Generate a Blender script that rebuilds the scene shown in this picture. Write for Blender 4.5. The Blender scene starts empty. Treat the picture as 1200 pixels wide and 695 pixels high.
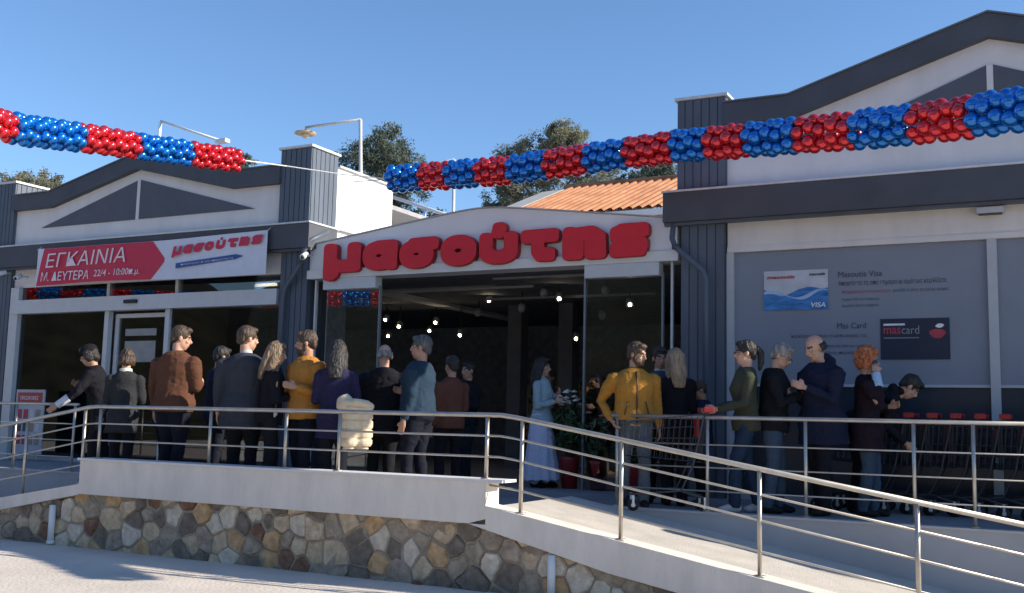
import bpy, bmesh, math, random
import numpy as np
from mathutils import Vector, Matrix, Euler, noise
random.seed(7)
SC = bpy.context.scene
COL = SC.collection
PI = math.pi
R = math.radians

# ---------------------------------------------------------------- camera, sky, sun, exposure
F_PX, PITCH, ROLL, YAW, EYE = 1225.0, R(6.7), R(1.33), R(-27.4), 0.9
fw = Vector((math.sin(YAW)*math.cos(PITCH), math.cos(YAW)*math.cos(PITCH), math.sin(PITCH)))
r0 = Vector((math.cos(YAW), -math.sin(YAW), 0)); u0 = r0.cross(fw)
cr = r0*math.cos(ROLL)+u0*math.sin(ROLL); cu = -r0*math.sin(ROLL)+u0*math.cos(ROLL)
cam_d = bpy.data.cameras.new('camera'); cam = bpy.data.objects.new('camera', cam_d); COL.objects.link(cam)
cam.matrix_world = Matrix(((cr.x, cu.x, -fw.x, 0), (cr.y, cu.y, -fw.y, 0), (cr.z, cu.z, -fw.z, EYE), (0, 0, 0, 1)))
cam_d.sensor_width = 36; cam_d.lens = F_PX/1200*36; cam_d.clip_end = 2000; cam_d.clip_start = 0.1
SC.camera = cam

SUN = Vector((1.90, 0.57, 1.0)).normalized()          # direction towards the sun
world = bpy.data.worlds.new('World'); SC.world = world; world.use_nodes = True
wn = world.node_tree.nodes; wl = world.node_tree.links
sky = wn.new('ShaderNodeTexSky'); sky.sky_type = 'NISHITA'; sky.sun_disc = False
sky.sun_elevation = math.asin(SUN.z); sky.sun_rotation = math.atan2(SUN.x, SUN.y)
sky.air_density = 1.0; sky.dust_density = 0.0; sky.ozone_density = 5.5; sky.altitude = 50
wl.new(sky.outputs[0], wn['Background'].inputs[0]); wn['Background'].inputs[1].default_value = 0.12
sd = bpy.data.lights.new('sun', 'SUN'); sd.energy = 4.9; sd.angle = R(0.5); sd.color = (1, 0.90, 0.76)
so = bpy.data.objects.new('sun', sd); COL.objects.link(so)
so.rotation_euler = (-SUN).to_track_quat('-Z', 'Y').to_euler()
SC.view_settings.view_transform = 'Standard'; SC.view_settings.look = 'None'
SC.view_settings.exposure = 0.72; SC.view_settings.gamma = 1.0

# ---------------------------------------------------------------- materials
MATS = {}
def mat(name, col, rough=.7, metal=0., var=.12, scale=6., bump=0., bscale=40., spec=.5, col2=None, stretch=None, emit=None):
    if name in MATS: return MATS[name]
    m = bpy.data.materials.new(name); m.use_nodes = True; MATS[name] = m
    n = m.node_tree.nodes; l = m.node_tree.links; b = n['Principled BSDF']
    b.inputs['Roughness'].default_value = rough; b.inputs['Metallic'].default_value = metal
    b.inputs['Specular IOR Level'].default_value = spec
    tc = n.new('ShaderNodeTexCoord'); src = tc.outputs['Object']
    if stretch:
        mp = n.new('ShaderNodeMapping'); mp.inputs['Scale'].default_value = stretch
        l.new(src, mp.inputs[0]); src = mp.outputs[0]
    nt = n.new('ShaderNodeTexNoise'); nt.inputs['Scale'].default_value = scale; nt.inputs['Detail'].default_value = 6
    nt.inputs['Roughness'].default_value = .62
    l.new(src, nt.inputs['Vector'])
    rp = n.new('ShaderNodeValToRGB'); e = rp.color_ramp.elements
    c1 = [max(0, c*(1-var)) for c in col]; c2 = list(col2) if col2 else [min(1, c*(1+var)) for c in col]
    e[0].position = .32; e[1].position = .68
    e[0].color = (*c1, 1); e[1].color = (*c2, 1)
    l.new(nt.outputs[0], rp.inputs[0]); l.new(rp.outputs[0], b.inputs['Base Color'])
    if bump:
        n2 = n.new('ShaderNodeTexNoise'); n2.inputs['Scale'].default_value = bscale; n2.inputs['Detail'].default_value = 5
        l.new(src, n2.inputs['Vector'])
        bp = n.new('ShaderNodeBump'); bp.inputs['Strength'].default_value = bump; bp.inputs['Distance'].default_value = .02
        l.new(n2.outputs[0], bp.inputs['Height']); l.new(bp.outputs[0], b.inputs['Normal'])
    if emit:
        b.inputs['Emission Color'].default_value = (*emit[0], 1); b.inputs['Emission Strength'].default_value = emit[1]
    return m
def glass(name, tint=(.75, .8, .82), base=.06, gain=.9, rough=.01):
    if name in MATS: return MATS[name]
    m = bpy.data.materials.new(name); m.use_nodes = True; MATS[name] = m
    n = m.node_tree.nodes; l = m.node_tree.links; n.remove(n['Principled BSDF'])
    t = n.new('ShaderNodeBsdfTransparent'); t.inputs[0].default_value = (*tint, 1)
    g = n.new('ShaderNodeBsdfGlossy'); g.inputs['Roughness'].default_value = rough
    fr = n.new('ShaderNodeFresnel'); fr.inputs[0].default_value = 1.5
    mt = n.new('ShaderNodeMath'); mt.operation = 'MULTIPLY_ADD'; mt.inputs[1].default_value = gain; mt.inputs[2].default_value = base
    mt.use_clamp = True
    mx = n.new('ShaderNodeMixShader')
    l.new(fr.outputs[0], mt.inputs[0]); l.new(mt.outputs[0], mx.inputs[0]); l.new(t.outputs[0], mx.inputs[1]); l.new(g.outputs[0], mx.inputs[2])
    l.new(mx.outputs[0], n['Material Output'].inputs[0])
    return m
M_wall = mat('white_render', (.64, .63, .625), .85, var=.07, scale=3, bump=.2, bscale=60, stretch=(1, 1, .3))
M_cream = mat('cream_render', (.66, .63, .60), .85, var=.07, scale=3.5, stretch=(1, 1, .3), bump=.12, bscale=90)
M_clad = mat('blue_grey_cladding', (.085, .105, .135), .5, var=.16, scale=3, stretch=(1, 1, .25))
M_band = mat('dark_grey_cornice', (.062, .068, .082), .6, var=.15, scale=2.0)
M_tri = mat('slate_triangle', (.085, .095, .118), .65, var=.10, scale=2)
M_flash = mat('galvanised_flashing', (.62, .62, .60), .45, .3, var=.1)
M_alu = mat('white_aluminium', (.56, .57, .58), .4, .1, var=.05)
M_frame = mat('grey_frame', (.44, .46, .48), .5, var=.05)
M_film = mat('frosted_film', (.205, .23, .28), .45, var=.05, scale=1.2, col2=(.225, .255, .305))
M_dark = mat('dark_interior', (.30, .31, .36), .9, var=.3, spec=.15)
M_ceil = mat('black_ceiling', (.14, .15, .18), .9, var=.3, spec=.15)
M_ifloor = mat('interior_floor', (.28, .28, .30), .5, var=.2)
M_floor = mat('terrace_floor', (.23, .235, .245), .8, var=.18, scale=1.2, bump=.2, bscale=60)
M_ramp = mat('ramp_concrete', (.50, .46, .40), .9, var=.12, scale=2.5, bump=.35, bscale=50)
M_beam = mat('painted_beam', (.71, .65, .58), .85, var=.09, scale=4, bump=.25, bscale=70, stretch=(1, 1, .35))
M_ground = mat('street_concrete', (.62, .555, .475), .92, var=.14, scale=.8, bump=.5, bscale=30)
M_steel = mat('brushed_steel', (.50, .46, .40), .42, .8, var=.12, scale=9, stretch=(1, 1, 1))
M_mortar = mat('mortar', (.34, .28, .21), .95, var=.3, scale=7, bump=.8, bscale=50)
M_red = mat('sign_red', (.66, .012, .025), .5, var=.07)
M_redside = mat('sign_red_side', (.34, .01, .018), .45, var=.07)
M_fascia = mat('fascia_white', (.74, .76, .78), .7, var=.05, scale=1)
M_tile = mat('orange_tile', (.42, .17, .075), .85, var=.22, scale=1.7, bump=.3, bscale=25, col2=(.52, .245, .12))
M_glass = glass('shop_glass', base=.03, gain=1.1)
M_glass2 = glass('door_glass', tint=(.55, .6, .6), base=.03, gain=1.0)
M_black = mat('black_plastic', (.015, .015, .017), .45, var=.2)
M_white = mat('white_plastic', (.75, .75, .74), .5, var=.04)
M_bulb = mat('lamp_bulb', (1, .9, .7), emit=((1, .84, .55), 34.))

# ---------------------------------------------------------------- mesh helpers
class MB:
    """collects shapes in world coordinates; build() links them as ONE mesh object"""
    def __init__(s): s.v = []; s.f = []; s.mi = []; s.cur = 0
    def add(s, vs, fs):
        o = len(s.v); s.v += [tuple(v) for v in vs]; s.f += [tuple(i+o for i in f) for f in fs]; s.mi += [s.cur]*len(fs); return s
    def box(s, x0, x1, y0, y1, z0, z1):
        return s.add([(x0,y0,z0),(x1,y0,z0),(x1,y1,z0),(x0,y1,z0),(x0,y0,z1),(x1,y0,z1),(x1,y1,z1),(x0,y1,z1)],
                     [(0,3,2,1),(4,5,6,7),(0,1,5,4),(1,2,6,5),(2,3,7,6),(3,0,4,7)])
    def bbox(s, x0, x1, y0, y1, z0, z1, b=.012):
        """box with chamfered vertical/front edges"""
        bm = bmesh.new(); bmesh.ops.create_cube(bm, size=1)
        for v in bm.verts: v.co = Vector(((x0+x1)/2+v.co.x*(x1-x0), (y0+y1)/2+v.co.y*(y1-y0), (z0+z1)/2+v.co.z*(z1-z0)))
        bmesh.ops.bevel(bm, geom=bm.edges[:], offset=b, segments=2, affect='EDGES', profile=.6)
        bm.verts.index_update()
        s.add([v.co for v in bm.verts], [[v.index for v in f.verts] for f in bm.faces]); bm.free(); return s
    def prism(s, pts, y0, y1):
        """polygon in (x,z), extruded along y; any simple polygon (triangulated by Blender)"""
        n = len(pts); a = sum(pts[i][0]*pts[(i+1)%n][1]-pts[(i+1)%n][0]*pts[i][1] for i in range(n))
        if a < 0: pts = pts[::-1]
        vs = [(x, y0, z) for x, z in pts]+[(x, y1, z) for x, z in pts]
        return s.add(vs, [tuple(range(n)), tuple(range(2*n-1, n-1, -1))]+[(i, i+n, (i+1)%n+n, (i+1)%n) for i in range(n)])
    def prism_x(s, pts, x0, x1):
        """polygon in (y,z), extruded along x"""
        n = len(pts); a = sum(pts[i][0]*pts[(i+1)%n][1]-pts[(i+1)%n][0]*pts[i][1] for i in range(n))
        if a > 0: pts = pts[::-1]
        vs = [(x0, y, z) for y, z in pts]+[(x1, y, z) for y, z in pts]
        return s.add(vs, [tuple(range(n)), tuple(range(2*n-1, n-1, -1))]+[(i, i+n, (i+1)%n+n, (i+1)%n) for i in range(n)])
    def tube(s, pts, rad, seg=10, caps=True, sq=1.):
        pts = [Vector(p) for p in pts]; n = len(pts)
        if not hasattr(rad, '__len__'): rad = [rad]*n
        rings = []; up = None
        for i, p in enumerate(pts):
            t = (pts[min(i+1, n-1)]-pts[max(i-1, 0)]).normalized()
            if up is None:
                up = Vector((0, 0, 1)) if abs(t.z) < .9 else Vector((0, 1, 0))
            a = t.cross(up).normalized(); up = a.cross(t).normalized()
            rr = rad[i] if hasattr(rad[i], '__len__') else (rad[i], rad[i]*sq)
            rings.append([p+a*math.cos(2*PI*k/seg)*rr[0]+up*math.sin(2*PI*k/seg)*rr[1] for k in range(seg)])
        vs = [v for r_ in rings for v in r_]; fs = []
        for i in range(n-1):
            for k in range(seg):
                a0 = i*seg+k; a1 = i*seg+(k+1) % seg; fs.append((a0, a1, a1+seg, a0+seg))
        if caps: fs += [tuple(range(seg-1, -1, -1)), tuple(range((n-1)*seg, n*seg))]
        return s.add(vs, fs)
    def ell(s, c, r, seg=14, rings=9, rot=None):
        c = Vector(c); vs = [Vector((0, 0, -1))]; fs = []
        for i in range(1, rings):
            ph = -PI/2+PI*i/rings
            for k in range(seg):
                th = 2*PI*k/seg; vs.append(Vector((math.cos(ph)*math.cos(th), math.cos(ph)*math.sin(th), math.sin(ph))))
        vs.append(Vector((0, 0, 1)))
        for k in range(seg): fs.append((0, 1+(k+1) % seg, 1+k))
        for i in range(rings-2):
            for k in range(seg):
                a = 1+i*seg+k; b = 1+i*seg+(k+1) % seg; fs.append((a, b, b+seg, a+seg))
        L = len(vs)-1; o = 1+(rings-2)*seg
        for k in range(seg): fs.append((L, o+k, o+(k+1) % seg))
        out = []
        for v in vs:
            q = Vector((v.x*r[0], v.y*r[1], v.z*r[2]))
            if rot is not None: q = rot @ q
            out.append(c+q)
        return s.add(out, fs)
    def ground_faces(s): pass
    def build(s, name, m, parent=None, smooth=False, off=None, mats=None):
        o_ = off if off is not None else (Vector(parent.location) if parent is not None and parent.parent is None else Vector((0, 0, 0)))
        if parent is not None and parent.parent is not None: o_ = Vector(parent.parent.location)
        if off is not None: o_ = Vector(off)
        me = bpy.data.meshes.new(name); me.from_pydata([tuple(Vector(v)-o_) for v in s.v], [], s.f)
        for mm in (mats or [m]): me.materials.append(mm)
        if mats: me.polygons.foreach_set('material_index', s.mi)
        if smooth: me.polygons.foreach_set('use_smooth', [True]*len(me.polygons))
        me.validate(); me.update()
        o = bpy.data.objects.new(name, me); COL.objects.link(o)
        if parent is not None: o.parent = parent
        return o
def tag(o, label=None, cat=None, group=None, kind=None):
    for k, v in (('label', label), ('category', cat), ('group', group), ('kind', kind)):
        if v: o[k] = v
    return o
def thing(name, label, cat, loc=(0, 0, 0), group=None):
    o = bpy.data.objects.new(name, None); o.empty_display_size = .2; COL.objects.link(o); o.location = loc
    return tag(o, label, cat, group)
def box(name, m, parent, *a, **k): return MB().box(*a).build(name, m, parent, **k)
def struct(mb, name, m, smooth=False): return tag(mb.build(name, m, None, smooth), kind='structure')

_txt = {}
def text_mesh(body, size, depth=.0, bold=0., shear=0., spacing=1.):
    cu_ = bpy.data.curves.new('t', 'FONT'); cu_.body = body; cu_.size = size; cu_.extrude = depth; cu_.offset = bold
    cu_.shear = shear; cu_.space_character = spacing; cu_.resolution_u = 3
    o = bpy.data.objects.new('t', cu_); COL.objects.link(o)
    bpy.context.view_layer.update(); dg = bpy.context.evaluated_depsgraph_get()
    me = bpy.data.meshes.new_from_object(o.evaluated_get(dg)); bpy.data.objects.remove(o); bpy.data.curves.remove(cu_)
    return me
def text(name, body, m, parent, x, y, z, height, width=None, bold=.0, shear=0., tilt=0.):
    """flat lettering on the plane y, facing the street; (x,z) is its lower left corner"""
    me = text_mesh(body, 1.0, 0, bold, shear); me.name = name
    co = np.array([v.co[:] for v in me.vertices]); mn = co.min(0); mx = co.max(0)
    sz = height/(mx[1]-mn[1]); sx = (width/(mx[0]-mn[0])) if width else sz
    L = Vector(parent.location) if parent.parent is None else Vector(parent.parent.location)
    for v in me.vertices:
        a = (v.co.x-mn[0])*sx; b = (v.co.y-mn[1])*sz
        v.co = Vector((x+a, y, z+b+a*tilt))-L
    vs = []; fs = []; me.calc_loop_triangles()
    for i, tri in enumerate(me.loop_triangles):
        c = [me.vertices[k].co.copy() for k in tri.vertices]
        if (c[1]-c[0]).cross(c[2]-c[0]).y > 0: c = c[::-1]
        for q in c: q.y -= (i % 41)*.00005; vs.append(tuple(q))
        fs.append((3*i, 3*i+1, 3*i+2))
    me = bpy.data.meshes.new(name); me.from_pydata(vs, [], fs)
    me.materials.clear(); me.materials.append(m)
    o = bpy.data.objects.new(name, me); COL.objects.link(o); o.parent = parent
    return o

# ---------------------------------------------------------------- ground and terrace
g = MB()
N = 60
xs = [-120+240*i/N for i in range(N+1)]
g.add([(-300,-300,-.65),(300,-300,-.65),(300,400,-.65),(-300,400,-.65)], [(0,1,2,3)])
struct(g, 'street_ground', M_ground)
# unseen hills added behind the camera to darken glass reflections; another behind the buildings
def hill(name, cx, cy, rx, ry, h, m):
    b = MB(); n = 36; vs = []; fs = []
    for j in range(n+1):
        for i in range(n+1):
            u = i/n*2-1; v = j/n*2-1; d2 = min(1, u*u+v*v)
            x = cx+u*rx; y = cy+v*ry
            z = -.9+h*(1-d2)**1.2+(.9*noise.noise(Vector((x*.15, y*.15, 0)))+.8*noise.noise(Vector((x*.6, y*.6, 3))))*(1-d2)
            vs.append((x, y, z))
    for j in range(n):
        for i in range(n):
            a = j*(n+1)+i; fs.append((a, a+1, a+n+2, a+n+1))
    return struct(b.add(vs, fs), name, m, True)
M_scrub = mat('scrub', (.014, .020, .012), .95, var=.5, scale=.5, bump=1, bscale=8, col2=(.040, .038, .022))
hill('hill', -25, -58, 75, 38, 21, M_scrub)
hill('hill', -100, -25, 58, 60, 26, M_scrub)
hill('hill', -40, 62, 60, 30, 5, M_scrub)

YF = 8.45                                        # front edge of terrace and ramps
YI = 10.40                                       # inner edge of the ramps
b = MB(); b.box(-9.88, -4.62, YF+.25, YI, -.2, 0); b.box(-30, 9, YI, 12.75, -.5, 0)
struct(b, 'terrace_floor', M_floor)
SL = .170
def zr(x): return .035-SL*(x+4.24)               # surface of the right ramp
def zl(x): return .035+SL*(x+10.0)               # surface of the left ramp
XR = -.02; XL = -14.2
b = MB()
b.prism_x([(YF+.0, 0), (YF+.0, 0)], 0, 0) if False else None
def slab(b_, x0, x1, y0, y1, za, zb, t):
    vs = [(x0,y0,za-t),(x1,y0,zb-t),(x1,y1,zb-t),(x0,y1,za-t),(x0,y0,za),(x1,y0,zb),(x1,y1,zb),(x0,y1,za)]
    return b_.add(vs, [(0,3,2,1),(4,5,6,7),(0,1,5,4),(1,2,6,5),(2,3,7,6),(3,0,4,7)])
b = MB(); slab(b, -4.62, XR, YF+.26, YI, zr(-4.62), zr(XR), .12); struct(b, 'right_ramp', M_ramp)
b = MB(); slab(b, XL, -9.88, YF+.26, YI, zl(XL), zl(-9.88), .12); struct(b, 'left_ramp', M_ramp)
# kerb beams at the front
b = MB(); b.prism([(-9.86, .325), (-4.60, .325), (-4.60, -.0), (-4.78, -.05), (-9.86, -.05)], YF, YF+.25)
struct(b, 'terrace_beam', M_beam)
b = MB(); b.box(-9.89, -4.43, YF-.018, YF+.27, .327, .352); struct(b, 'beam_coping', mat('coping', (.66, .65, .64), .7, var=.05))
b = MB(); b.prism([(-4.60, zr(-4.6)+.02), (XR, zr(XR)+.02), (XR, zr(XR)-.27), (-3.4, zr(-3.4)-.27), (-4.78, -.052), (-4.60, -.052)], YF+.002, YF+.262)
struct(b, 'ramp_beam', M_beam)
b = MB(); b.prism([(-9.862, zl(-9.86)+.0), (XL, zl(XL)), (XL, zl(XL)-.2), (-9.862, -.06)], YF+.002, YF+.262)
struct(b, 'left_ramp_beam', M_beam)
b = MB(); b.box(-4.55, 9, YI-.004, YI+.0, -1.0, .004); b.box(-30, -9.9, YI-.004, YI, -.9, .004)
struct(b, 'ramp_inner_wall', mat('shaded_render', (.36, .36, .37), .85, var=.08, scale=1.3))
b = MB(); b.box(-4.5, 9, YI-.02, YI+.12, .003, .022); b.box(-30, -10.0, YI-.02, YI+.12, .003, .022)
struct(b, 'terrace_edging', mat('edging', (.42, .42, .43), .7, var=.08))

# ---------------------------------------------------------------- stone wall
STONE = [mat('stone_%s' % n, c, .9, var=.22, scale=11, bump=1., bscale=26, col2=c2) for n, c, c2 in (
    ('beige', (.54, .40, .25), (.70, .55, .37)), ('grey', (.31, .245, .175), (.46, .375, .28)), ('ochre', (.50, .30, .13), (.66, .44, .24)),
    ('brown', (.19, .085, .05), (.30, .17, .105)), ('pale', (.60, .50, .37), (.76, .66, .52)), ('dark', (.17, .135, .10), (.26, .21, .16)))]
wall = thing('stone_wall', 'rubble stone retaining wall in mixed beige, brown and grey stones under the terrace edge', 'wall', (-7, 8.7, -.65))
b = MB()
def wtop(x):
    if x < -9.87: return zl(x)-.16
    if x > -4.75: return zr(x)-.2
    return .0
b.prism([(-14.5, -.9), (-14.2, wtop(-14.2)), (-9.87, wtop(-9.88)), (-9.86, .0), (-4.76, -.0), (-.6, wtop(-.6)), (-.6, -.9)], YF+.078, YF+.24)
b.build('mortar', M_mortar, wall)
def clip(poly, px, pz, nx, nz):
    out = []
    for i in range(len(poly)):
        a = poly[i]; c = poly[(i+1) % len(poly)]
        da = (a[0]-px)*nx+(a[1]-pz)*nz; dc = (c[0]-px)*nx+(c[1]-pz)*nz
        if da <= 0: out.append(a)
        if (da < 0 < dc) or (dc < 0 < da):
            t = da/(da-dc); out.append((a[0]+(c[0]-a[0])*t, a[1]+(c[1]-a[1])*t))
    return out
rs = random.Random(12)
seeds = []
for _ in range(9000):
    q = (rs.uniform(-13.7, -1.0), rs.uniform(-.78, .14)); big = noise.noise(Vector((q[0]*1.7, 3, q[1]*2.2)))
    dmin = .125+.085*max(0, big+.25)+rs.uniform(0, .03)
    if len(seeds) < 298 and all((q[0]-p[0])**2*.8+(q[1]-p[1])**2 > dmin*dmin for p in seeds): seeds.append(q)
cnt = 0; wts = [rs.choice((0, .001, .003, .007))*rs.uniform(.6, 1.2) for _ in seeds]
for i, (sx, sz) in enumerate(seeds):
    poly = [(sx-.4, sz-.4), (sx+.4, sz-.4), (sx+.4, sz+.4), (sx-.4, sz+.4)]
    for j, (tx, tz) in enumerate(seeds):
        if i != j and abs(tx-sx) < .8 and abs(tz-sz) < .8:
            tt = .5+(wts[i]-wts[j])/(2*((tx-sx)**2+(tz-sz)**2)); poly = clip(poly, sx+(tx-sx)*tt, sz+(tz-sz)*tt, tx-sx, tz-sz)
            if len(poly) < 3: break
    if len(poly) < 3: continue
    if sx < -9.95: poly = clip(poly, -9.95, zl(-9.95)-.12, -SL, 1)
    elif sx > -4.7: poly = clip(poly, -4.7, zr(-4.7)-.16, SL, 1)
    else: poly = clip(poly, 0, .08, 0, 1)
    if len(poly) < 3: continue
    cx = sum(p[0] for p in poly)/len(poly); cz = sum(p[1] for p in poly)/len(poly)
    # round the corners: subdivide and pull in
    pts = []
    for k in range(len(poly)):
        a = poly[k]; c = poly[(k+1) % len(poly)]
        for t in (.05, .5, .95): pts.append((a[0]+(c[0]-a[0])*t, a[1]+(c[1]-a[1])*t))
    n = len(pts); st = MB(); vs = []
    gap = rs.uniform(.003, .014); pr = rs.uniform(-.016, .024)
    size = (sum(math.hypot(p[0]-cx, p[1]-cz) for p in pts)/n)
    for ring, (k, yy) in enumerate(((1-gap/size, YF+.12), (1-gap/size, YF+.082-pr*.5), (1-(gap+.014)/size, YF+.062-pr))):
        for (px, pz) in pts:
            q = noise.noise(Vector((px*13, pz*13, ring*.2)))*.020
            vs.append((cx+(px-cx)*k+q, yy+(noise.noise(Vector((px*6, 5, pz*6)))*.012 if ring else 0), cz+(pz-cz)*k-q))
    vs.append((cx, YF+.055-pr+rs.uniform(-.008, .012), cz))
    fs = []
    for ring in (0, 1):
        for k in range(n):
            a = ring*n+k; c = ring*n+(k+1) % n; fs.append((a, c, c+n, a+n))
    for k in range(n): fs.append((2*n+k, 2*n+(k+1) % n, 3*n))
    st.add(vs, fs); m = rs.choices(STONE, (24, 30, 14, 10, 12, 22))[0]
    o = st.build('stone', m, wall, smooth=False); cnt += 1
print('stones', cnt)
for (x, z1, lab) in ((-10.28, -.2, 'white plastic drain pipe on the stone wall below the left ramp'), (-3.94, -.27, 'white plastic drain pipe on the stone wall below the right ramp')):
    t = thing('drain_pipe', lab, 'pipe', (x, YF+.02, -.66)); 
    MB().tube([(x, YF+.02, -.62), (x, YF+.02, z1)], .036, 14).build('pipe', M_white, t, True)
    MB().tube([(x, YF+.02, -.60), (x, YF+.02, -.64)], .044, 14).build('collar', M_white, t, True)

# ---------------------------------------------------------------- railings
def rail_thing(lab, loc): return thing('railing', lab, 'railing', loc)
def post(t, x, y, z0, z1, r=.0185):
    p = MB().tube([(x, y, z0), (x, y, z1)], r, 12).build('post', M_steel, t, True)
    MB().tube([(x, y, z0+.001), (x, y, z0+.012)], .048, 16).build('flange', M_steel, p, True)
YP = YF+.07
fr = rail_thing('stainless steel railing along the front edge of terrace and ramps, with sloping ends', (-7, YP, 0))
zh = .935
MB().tube([(XL+.2, YP, zl(XL+.2)+.87), (-9.86, YP, zh-.01), (-9.72, YP, zh), (-4.50, YP, zh), (-4.34, YP, zh-.02), (-.05, YP, zr(-.05)+.88)], .0215, 14).build('handrail', M_steel, fr, True)
for k, (h, hr) in enumerate(((.745, .665), (.555, .445))):
    MB().tube([(XL+.2, YP, zl(XL+.2)+hr), (-9.86, YP, h-.01), (-9.72, YP, h), (-4.50, YP, h), (-4.34, YP, h-.02), (-.05, YP, zr(-.05)+hr)], .010, 8).build('mid_rail', M_steel, fr, True)
MB().tube([(-4.60, YP-.0, .30), (-4.3, YP, zr(-4.3)+.22), (-.05, YP, zr(-.05)+.22)], .010, 8).build('mid_rail', M_steel, fr, True)
MB().tube([(XL+.2, YP, zl(XL+.2)+.22), (-9.9, YP, zl(-9.9)+.22)], .010, 8).build('mid_rail', M_steel, fr, True)
for x in (-9.66, -8.0, -6.98, -6.31, -4.64): post(fr, x, YP, .352, zh-.02)
for x in (-4.28, -3.32, -2.13, -.94): post(fr, x, YP, zr(x)+.02, zr(x)+.87)
for x in (-9.91, -10.88, -12.0, -13.2): post(fr, x, YP, zl(x)+.0, zl(x)+.87)
YQ = YI+.05
rr_ = rail_thing('stainless steel railing behind the right ramp, in front of the shopping trolleys', (-2, YQ, 0))
MB().tube([(-4.18, YQ, .965), (.6, YQ, .965)], .0215, 14).build('handrail', M_steel, rr_, True)
for h in (.69, .46, .225): MB().tube([(-4.12, YQ, h), (.6, YQ, h)], .009, 8).build('mid_rail', M_steel, rr_, True)
for x in (-4.12, -3.14, -2.16, -1.17, -.66, .4): post(rr_, x, YQ, .022, .95)
rl = rail_thing('stainless steel railing behind the left ramp, in front of the glass door', (-13, YQ, 0))
MB().tube([(-12.3, YQ, .965), (-18, YQ, .965)], .0215, 14).build('handrail', M_steel, rl, True)
for h in (.69, .46, .225): MB().tube([(-12.35, YQ, h), (-18, YQ, h)], .009, 8).build('mid_rail', M_steel, rl, True)
for x in (-12.37, -13.6, -14.9, -16.2): post(rl, x, YQ, .022, .95)

# ---------------------------------------------------------------- buildings
def cladding(parent, x0, x1, y0, y1, z0, z1, step=.105, sides=True):
    """upright panels with open joints round a square column: front and right-hand side"""
    n = max(2, round((x1-x0)/step)); w = (x1-x0)/n
    MB().box(x0+.012, x1-.012, y0+.012, y1-.012, z0, z1).build('column_core', M_band, parent)
    b = MB()
    for i in range(n): b.box(x0+i*w+.007, x0+(i+1)*w-.007, y0, y0+.02, z0, z1)
    n2 = max(2, round((y1-y0)/step)); w2 = (y1-y0)/n2
    for i in range(n2):
        d0 = .0 if i else .021
        b.box(x1-.02, x1, y0+i*w2+.007+d0, y0+(i+1)*w2-.007, z0, z1); b.box(x0, x0+.02, y0+i*w2+.007+d0, y0+(i+1)*w2-.007, z0, z1)
    return b.build('column_cladding', M_clad, parent)
YC = 12.62
def shop_wing(name, label, cols, band_x, flats, peak, zflat, zpk, tri):
    t = thing(name, label, 'building', ((cols[0][0]+cols[-1][1])/2, 13, 0))
    xa, xb = cols[0][1], cols[-1][0]
    for (c0, c1) in cols:
        cladding(t, c0, c1, YC, 13.3, 3.86, 5.03)
        cladding(t, c0+.03, c1-.04, YC+.08, 13.2, 0, 3.44)
        c = MB().bbox(c0-.03, c1+.03, YC-.03, 13.33, 5.03, 5.07, .006).build('column_cap', M_flash, t)
    # cornice band with its flashing
    band = MB().box(band_x[0], band_x[1], YC-.08, 13.25, 3.44, 3.82).build('cornice', M_band, t)
    MB().box(band_x[0]-.015, band_x[1]+.015, YC-.10, 13.30, 3.82, 3.845).build('flashing', M_flash, band)
    MB().box(band_x[0], band_x[1], YC-.02, YC+.06, 3.40, 3.438).build('shadow_strip', M_clad, band)
    # pediment wall
    f0, f1 = flats; px = peak
    b = MB(); b.prism([(xa, 3.85), (xb, 3.85), (xb, zflat-.1), (f1, zflat-.1), (px, zpk-.1), (f0, zflat-.1), (xa, zflat-.1)], YC+.07, YC+.3)
    b.build('pediment_wall', M_wall, t)
    th = .28
    top = [(xa-.02, zflat), (f0, zflat), (px, zpk), (f1, zflat), (xb+.02, zflat)]
    low = [(x, z-th) for x, z in top]
    low[1] = (f0+.04, zflat-th); low[3] = (f1-.04, zflat-th)
    b = MB()
    for i in range(4):
        q = [top[i], top[i+1], low[i+1], low[i]]
        b.prism(q, YC-.04, YC+.36)
    b.build('gable_trim', M_band, t)
    b = MB(); 
    for i in range(4):
        (x0, z0), (x1, z1) = top[i], top[i+1]
        b.prism([(x0, z0+.002), (x1, z1+.002), (x1, z1+.022), (x0, z0+.022)], YC-.06, YC+.4)
    b.build('gable_flashing', mat('dark_flashing', (.14, .15, .17), .5, .3), t)
    # roof behind the gable
    b = MB(); 
    for i in range(4):
        (x0, z0), (x1, z1) = top[i], top[i+1]
        b.prism([(x0, z0-.1), (x1, z1-.1), (x1, z1-.02), (x0, z0-.02)], YC+.37, 20)
    b.build('roof', mat('roof_sheet', (.3, .3, .31), .7), t)
    # the two dark triangles and the white mullion
    for s in (-1, 1):
        tx = tri[0] if s < 0 else tri[1]
        q = [(tx, tri[2]), (px+s*.035, tri[2]), (px+s*.035, tri[3])]
        MB().prism(q, YC+.052, YC+.072).build('dark_triangle', M_tri, t)
    MB().box(px-.034, px+.034, YC+.045, YC+.075, tri[2]-.005, tri[3]+.0).build('pediment_mullion', M_wall, t)
    return t
lw = shop_wing('shop_wing', 'left wing of the shop with low gable, dark triangles and glass sliding doors', [(-17.52, -16.92), (-10.70, -10.09)],
               (-17.8, -10.02), (-15.98, -11.66), -13.82, 4.78, 5.29, (-16.22, -11.24, 4.15, 4.83))
rw = shop_wing('shop_wing', 'right wing of the shop with tall gable and windows covered in grey film', [(-4.20, -3.56), (2.52, 3.16)],
               (-4.36, 8.3), (-2.78, 1.74), -.52, 4.93, 5.62, (-2.5, 1.46, 4.27, 5.03))
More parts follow.
